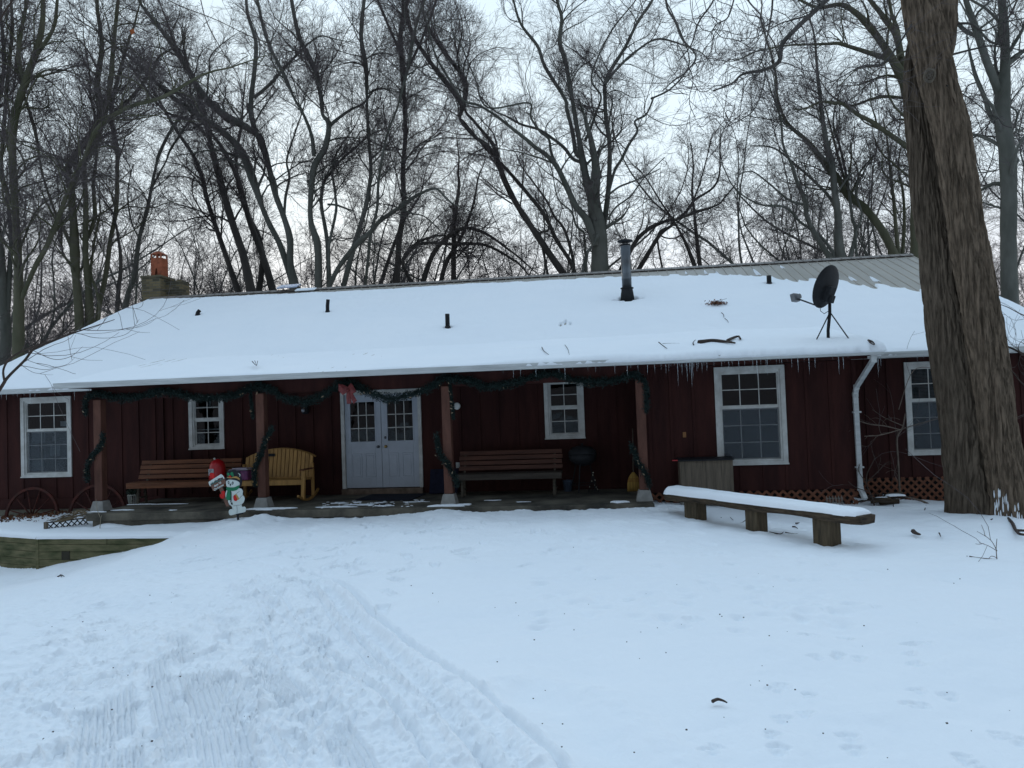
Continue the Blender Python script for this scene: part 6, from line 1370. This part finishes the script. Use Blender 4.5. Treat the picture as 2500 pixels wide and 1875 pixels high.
# snow lodged in the furrows at the fork of the roots
sn = MB(); rg_ = np.random.default_rng(5)
for k in range(190):
    i = int(rg_.integers(20, 150)); h0 = PB[i, 0, 2]; j = int(rg_.uniform(-2.95, -2.55+1.5*max(0, min(1, (-1.45-h0)/.6)))/6.2832*280) % 280; q_ = PB[i, j]
    if rg_.random() < (h0+2.1)/.7: continue
    h_ = rg_.uniform(.04, .11); w_ = rg_.uniform(.006, .012); sn.lathe([(w_*.3, -h_), (w_, -h_*.6), (w_*1.1, 0), (w_*.6, h_*.7), (w_*.15, h_)], q_, 8)
sn.build('lodged_snow', Msnow, ft, True)
limbs = [(12, 9.5, CT((2100, -60, 30), (2030, 0, 26), (1950, 75, 26), (1860, 160, 24), (1790, 240, 24), (1775, 330, 22), (1700, 375, 18), (1580, 400, 13), (1520, 450, 10), (1420, 490, 8))),
    (11, 9, CT((1160, -60, 12), (1170, 40, 12), (1215, 120, 11), (1250, 210, 10), (1325, 300, 10), (1280, 380, 9), (1200, 440, 7), (1140, 495, 4))),
    (11, 10, CT((1440, -60, 10), (1410, 20, 10), (1340, 120, 9), (1300, 240, 7), (1230, 330, 5))),
    (11, 10, CT((1740, -60, 10), (1735, 60, 10), (1710, 200, 8), (1690, 300, 6), (1640, 420, 4))),
    (12, 9, CT((1560, -60, 8), (1620, 20, 8), (1680, 90, 7), (1700, 180, 5))),
    (12, 10, CT((1540, -40, 8), (1500, 90, 8), (1440, 130, 6), (1380, 210, 4))),
    (12, 11, CT((1700, 380, 8), (1690, 460, 7), (1640, 590, 6), (1560, 650, 5), (1460, 700, 3))),
    (12, 10, CR((470, 160, 12), (300, 400, 12), (150, 430, 10), (20, 500, 7), (-60, 540, 5))),
    (12.5, 13, CR((690, 370, 14), (760, 350, 14), (880, 320, 12), (1000, 300, 9), (1204, 330, 6))),
    (12.5, 12, CR((700, 180, 22), (740, 160, 18), (850, 155, 14), (940, 200, 10), (1060, 150, 8), (1204, 120, 6))),
    (12, 13.5, CR((700, 560, 8), (780, 600, 8), (900, 680, 7), (1000, 780, 5))),
    (12.3, 13.5, CR((760, 950, 10), (850, 920, 9), (960, 820, 7), (1060, 760, 5)))]
LP, LR, tk = [], [], []; rgf = np.random.default_rng(77)
for y0, y1, pts in limbs:
    P = np.array([aty(u_, v_, y0+(y1-y0)*i/(len(pts)-1)) for i, (u_, v_, w_) in enumerate(pts)]); R = np.array([w_*(y0+(y1-y0)*i/(len(pts)-1))/FPX/2 for i, (u_, v_, w_) in enumerate(pts)])
    P = smooth_line(P, 6); R = np.interp(np.linspace(0, len(pts)-1, len(P)), range(len(pts)), R); tk.append(polytube(P[None], R[None], 8, rgf)); P, R = resample(P, R, 24); LP.append(P); LR.append(R)
wd, tw = crown_from(np.array(LP), np.array(LR), rgf, D1=(2.6, .1), D2=3.2, D3=3.2, D4=1.0, l1=(.20, .9), up=-.01, wob=.17, fine=.62, ra=.008)
V, F = join(tk+wd); mesh_np('bough', V, F, Mbarkd, ft, True); V, F = join(tw); mesh_np('crown', V, F, Mcrown, ft)
# sapling leaning in from the lower left, near the viewer
def near_tree(name, label, base, limbs, seed, Mb, mode=1., parent_cat='tree', D=(2.4, 3, 2, .5), l=.6, **kw):
    t = empty(name, base); tag(t, label, parent_cat); rg = np.random.default_rng(seed); LP, LR, tk = [], [], []
    for y0, y1, pts in limbs:
        n = len(pts); ys_ = [y0+(y1-y0)*i/(n-1) for i in range(n)]
        P = np.array([aty(p[0], p[1], y) for p, y in zip(pts, ys_)]); R = np.array([p[2]*y/FPX/2*.8 for p, y in zip(pts, ys_)])
        P = smooth_line(P, 6); R = np.interp(np.linspace(0, n-1, len(P)), range(n), R); tk.append(polytube(P[None], R[None], 8, rg)); P, R = resample(P, R, 24); LP.append(P); LR.append(R)
    b = np.array(base); p0 = LP[0][0]; P = np.array([b, b+(p0-b)*np.array((.3, .3, .5)), p0]); P = smooth_line(P, 5); tk.append(polytube(P[None], np.linspace(LR[0][0]*1.5, LR[0][0], len(P))[None], 8, rg))
    wd, tw = crown_from(np.array(LP), np.array(LR), rg, D1=(D[0], .15), D2=D[1], D3=D[2], D4=D[3], l1=(.25, l), fine=.5, ra=.0045, **kw)
    V, F = join(tk+wd); mesh_np('trunk', V, F, Mb, t, True); V, F = join(tw); mesh_np('crown', V, F, Mcrown, t); return t
near_tree('leaning_sapling', 'thin bare sapling leaning in from the left edge across the snowy roof', (-8.6, 8.1, -2.6), [
    (8.4, 9.0, [(-40, 1010, 12), (3, 945, 11), (20, 920, 9), (60, 880, 8), (85, 850, 8), (130, 832, 7), (182, 812, 5), (235, 795, 3), (280, 780, 2)]),
    (8.5, 8.6, [(12, 935, 8), (8, 905, 7), (20, 880, 7), (45, 862, 6), (85, 845, 6), (100, 838, 4), (118, 826, 3)]),
    (9, 9.3, C3((520, 1245, 7), (610, 1245, 6), (700, 1250, 6), (850, 1247, 5), (950, 1235, 4), (1050, 1222, 3), (1130, 1190, 3), (1170, 1155, 2))),
    (9, 9.2, C3((520, 1268, 6), (600, 1275, 5), (700, 1302, 5), (830, 1305, 4), (940, 1280, 4), (1000, 1230, 3), (1045, 1165, 2))),
    (8.8, 9.2, C3((240, 1395, 7), (400, 1465, 6), (530, 1445, 5), (620, 1370, 2))),
    (8.8, 9.1, C3((200, 1470, 5), (330, 1515, 4), (400, 1525, 4), (500, 1505, 3), (560, 1455, 2))),
    (8.8, 9, C3((530, 1445, 4), (640, 1470, 3), (770, 1475, 2))),
    (8.8, 9, C3((950, 1238, 4), (1040, 1262, 3), (1125, 1266, 2))),
    (8.7, 9, C3((150, 1500, 5), (240, 1560, 4), (340, 1580, 3), (400, 1582, 2))),
    (8.7, 9, C3((240, 1400, 8), (330, 1330, 6), (480, 1270, 5), (620, 1170, 4), (740, 1090, 3), (860, 1020, 2)))], 201, Mtwig, D=(1.1, .9, .4, .2), l=.55, wob=.12)
near_tree('small_dogwood', 'small twiggy bare sapling in front of the right wing beside the downspout', (6.0, 14.75, -2.17), [
    (14.75, 14.7, [(2197, 1210, 5), (2193, 1130, 5), (2190, 1070, 5), (2203, 1045, 4), (2210, 1010, 3)]),
    (14.7, 14.3, [(2200, 1050, 3), (2160, 1040, 3), (2120, 1035, 3), (2080, 1020, 2), (2062, 1010, 1.5)]),
    (14.7, 14.4, [(2200, 1048, 3), (2150, 1062, 3), (2110, 1065, 2)]),
    (14.7, 14.2, [(2204, 1046, 3), (2260, 1030, 2.5), (2300, 1020, 1.5)]),
    (14.7, 15.0, [(2205, 1040, 3), (2160, 1020, 2), (2130, 1000, 1.5)]),
    (14.7, 14.9, [(2194, 1000, 2), (2230, 905, 2), (2290, 900, 1.5)])], 202, mat('sapling_bark', (.16, .125, .10), .9, .3, 9), D=(4, 2.5, 1, .2), l=.5, wob=.14)
near_tree('bare_shrub', 'sparse bare shrub growing at the foot of the downspout', (4.75, 14.05, -2.05), [
    (14.0, 14.0, [(2118, 1190, 3), (2116, 1160, 3), (2135, 1120, 2.5), (2132, 1112, 2)]),
    (14.0, 13.9, [(2118, 1175, 2.5), (2145, 1150, 2.5), (2162, 1130, 1.5)]), (14, 14, [(2116, 1180, 2), (2096, 1150, 2), (2100, 1132, 1.5)]), (14, 13.8, [(2120, 1200, 3), (2090, 1190, 2), (2070, 1175, 1.5)])], 203, Mtwig, parent_cat='shrub', D=(3, 1.5, .6, .2), l=.3)
near_tree('bare_shrub', 'wispy dead weed sticking out of the snow at lower right', (4.2, 9.35, -1.97), [
    (9.3, 9.3, [(2434, 1366, 2.5), (2432, 1340, 2.2), (2434, 1315, 1.5)]), (9.3, 9.2, [(2434, 1345, 2), (2418, 1318, 1.8), (2385, 1297, 1)]), (9.3, 9.2, [(2434, 1345, 2), (2412, 1332, 1.6), (2390, 1325, 1)]), (9.3, 9.3, [(2434, 1362, 2), (2420, 1358, 1.6), (2410, 1370, 1)])], 204, mat('weed_stem', (.13, .10, .08), .9), parent_cat='weed', D=(5, 1, .4, .1), l=.12)
near_tree('twiggy_sapling', 'fine twigged bare sapling in front of the far right wall past the big trunk', (8.4, 13.2, -2.1), [
    (13, 12.8, [(2545, 960, 4), (2500, 940, 4), (2470, 905, 3), (2445, 880, 2)]), (13, 12.9, [(2545, 880, 6), (2500, 865, 7), (2470, 850, 5), (2448, 842, 3)]), (13, 12.8, [(2540, 780, 3), (2500, 770, 3), (2460, 750, 2), (2432, 740, 1.5)]),
    (13, 12.8, [(2540, 1000, 3), (2500, 1012, 3), (2460, 1030, 2)])], 205, Mtwig, D=(6, 4, 2.5, .5), l=.6)
near_tree('drooping_bough', 'thin dark bough drooping into the view from the upper left with one orange leaf', (-9.5, 9.0, -2.6), [
    (10, 10, [(-60, 150, 7), (100, -80, 6), (270, -40, 5), (290, 30, 4), (330, 62, 3), (380, 85, 2.5), (420, 95, 1.5)]), (10, 10, [(300, -60, 4), (430, 10, 3), (520, 45, 2.5), (640, 100, 2.2), (720, 113, 1.8)]),
    (10, 10, [(480, -60, 4), (500, 40, 3), (540, 120, 2.5), (580, 180, 2)])], 206, Mtwig, D=(.6, .8, .5, .2), l=.6)
pl = aty(323, 77, 9.98); d_ = bpy.data.objects['drooping_bough']
MB().obox(pl, ((.96, 0, .28), (0, 1, 0), (-.28, 0, .96)), .033, .004, .036).build('orange_leaf', mat('orange_leaf', (.28, .075, .02), .8, .2, 20, bump=0), d_, bevel=.004)
# ---------------------------------------------------------------- woods beyond (shared meshes, individual trees)
def generic(seed, H, r0, nst, fine=1.5):
    rg = np.random.default_rng(seed); LP = []; LR = []
    for s_ in range(nst):
        n = 24; a = rg.uniform(0, 6.28); z0 = 0 if s_ == 0 or rg.random() < .3 else H*rg.uniform(.12, .5); tilt = rg.uniform(.05, .16) if s_ == 0 else rg.uniform(.3, .75)
        Hs = (H-z0)*rg.uniform(.75, 1.0); d = np.array((math.cos(a)*tilt, math.sin(a)*tilt, 1.)); p = np.array((0, 0, z0)) if s_ else np.zeros(3); P = [p]; dr = rg.normal(0, .04, 3)
        for i in range(n-1):
            dr = dr*.6+rg.normal(0, .07, 3); d = d+dr; d[2] = max(d[2], .4); d[:2] *= .97; d /= np.linalg.norm(d); p = p+d*Hs/(n-1); P.append(p)
        if s_: P = np.array(P)+(LP[0][int(z0/H*23)]-P[0])*np.array((1, 1, 1)) if z0 else np.array(P)+np.array((rg.normal(0, .4), rg.normal(0, .4), 0))
        rr = r0*(1 if s_ == 0 else rg.uniform(.4, .65)); LP.append(np.array(P)); LR.append(rr*(1-.88*np.linspace(0, 1, n)**.9))
    LP, LR = np.array(LP), np.array(LR)
    wood, tw = crown_from(LP, LR, rg, D1=(1.5, .22), D2=3.0, D3=3.6, D4=2.6, l1=(.26, 3.6), fine=fine)
    V, F = join([polytube(LP, LR, 7, rg)]+wood); V2, F2 = join(tw); return V, F, V2, F2
GEN = []
for i, (H, r0, ns) in enumerate(((25, .17, 6), (21, .14, 8), (28, .19, 6), (13, .085, 7), (23, .16, 8))):
    V, F, V2, F2 = generic(300+i, H, r0, ns)
    a = mesh_np('trunk', V, F, (Mbark, Mbarkd)[i % 2], None, True); b = mesh_np('crown', V2, F2, Mcrown); GEN.append((a.data, b.data)); COL.objects.unlink(a); COL.objects.unlink(b); bpy.data.objects.remove(a); bpy.data.objects.remove(b)
def plant(i, x, y, z, rz, s, label, grp, name='bare_tree'):
    t = empty(name, (x, y, z), rz); t.scale = (s, s, s*rg_.uniform(.9, 1.1)); tag(t, label, 'tree', grp)
    for nm, me in zip(('trunk', 'crown'), GEN[i]): o = bpy.data.objects.new(nm, me); COL.objects.link(o); o.parent = t
rg_ = np.random.default_rng(9)
row = 0
for y, n, lab, gp in ((37, 9, 'bare tree in the first row of woods behind the lodge roof', 'first row of woods behind the roof'), (43, 12, 'bare tree in the middle of the woods behind the lodge', 'middle woods'), (52, 15, 'distant bare tree deep in the woods behind the lodge', 'deep woods'), (64, 19, 'farthest bare tree showing between the trunks behind the lodge', 'farthest woods')):
    xl, xr = -.98*y, .66*y
    for k in range(n):
        x = xl+(xr-xl)*(k+.5+rg_.uniform(-.35, .35))/n
        u_ = x/y
        s = rg_.uniform(.55, .8) if -.18 < u_ < .32 and y < 50 else rg_.uniform(.7, 1.0)
        plant(int(rg_.integers(0, 5)), x, y+rg_.uniform(-3, 3), -2.6, rg_.uniform(0, 6.28), s, lab, gp)
for k in range(20):      # undergrowth trees beyond the left gable
    x, y = rg_.uniform(-38, -19), rg_.uniform(25, 40); plant(3, x, y, -2.9, rg_.uniform(0, 6.28), rg_.uniform(.5, .85), 'small thin bare tree in the thicket left of the chimney', 'left thicket')
for k in range(14):      # woods behind the viewer, mirrored in the panes and shading the yard
    a = rg_.uniform(-.5, math.pi+.5); r = rg_.uniform(16, 30); plant(int(rg_.integers(0, 5)), -2+r*math.cos(a), -4-r*abs(math.sin(a)), -2, rg_.uniform(0, 6.28), rg_.uniform(.8, 1.1), 'bare tree in the woods across the yard behind the viewer', 'woods across the yard')
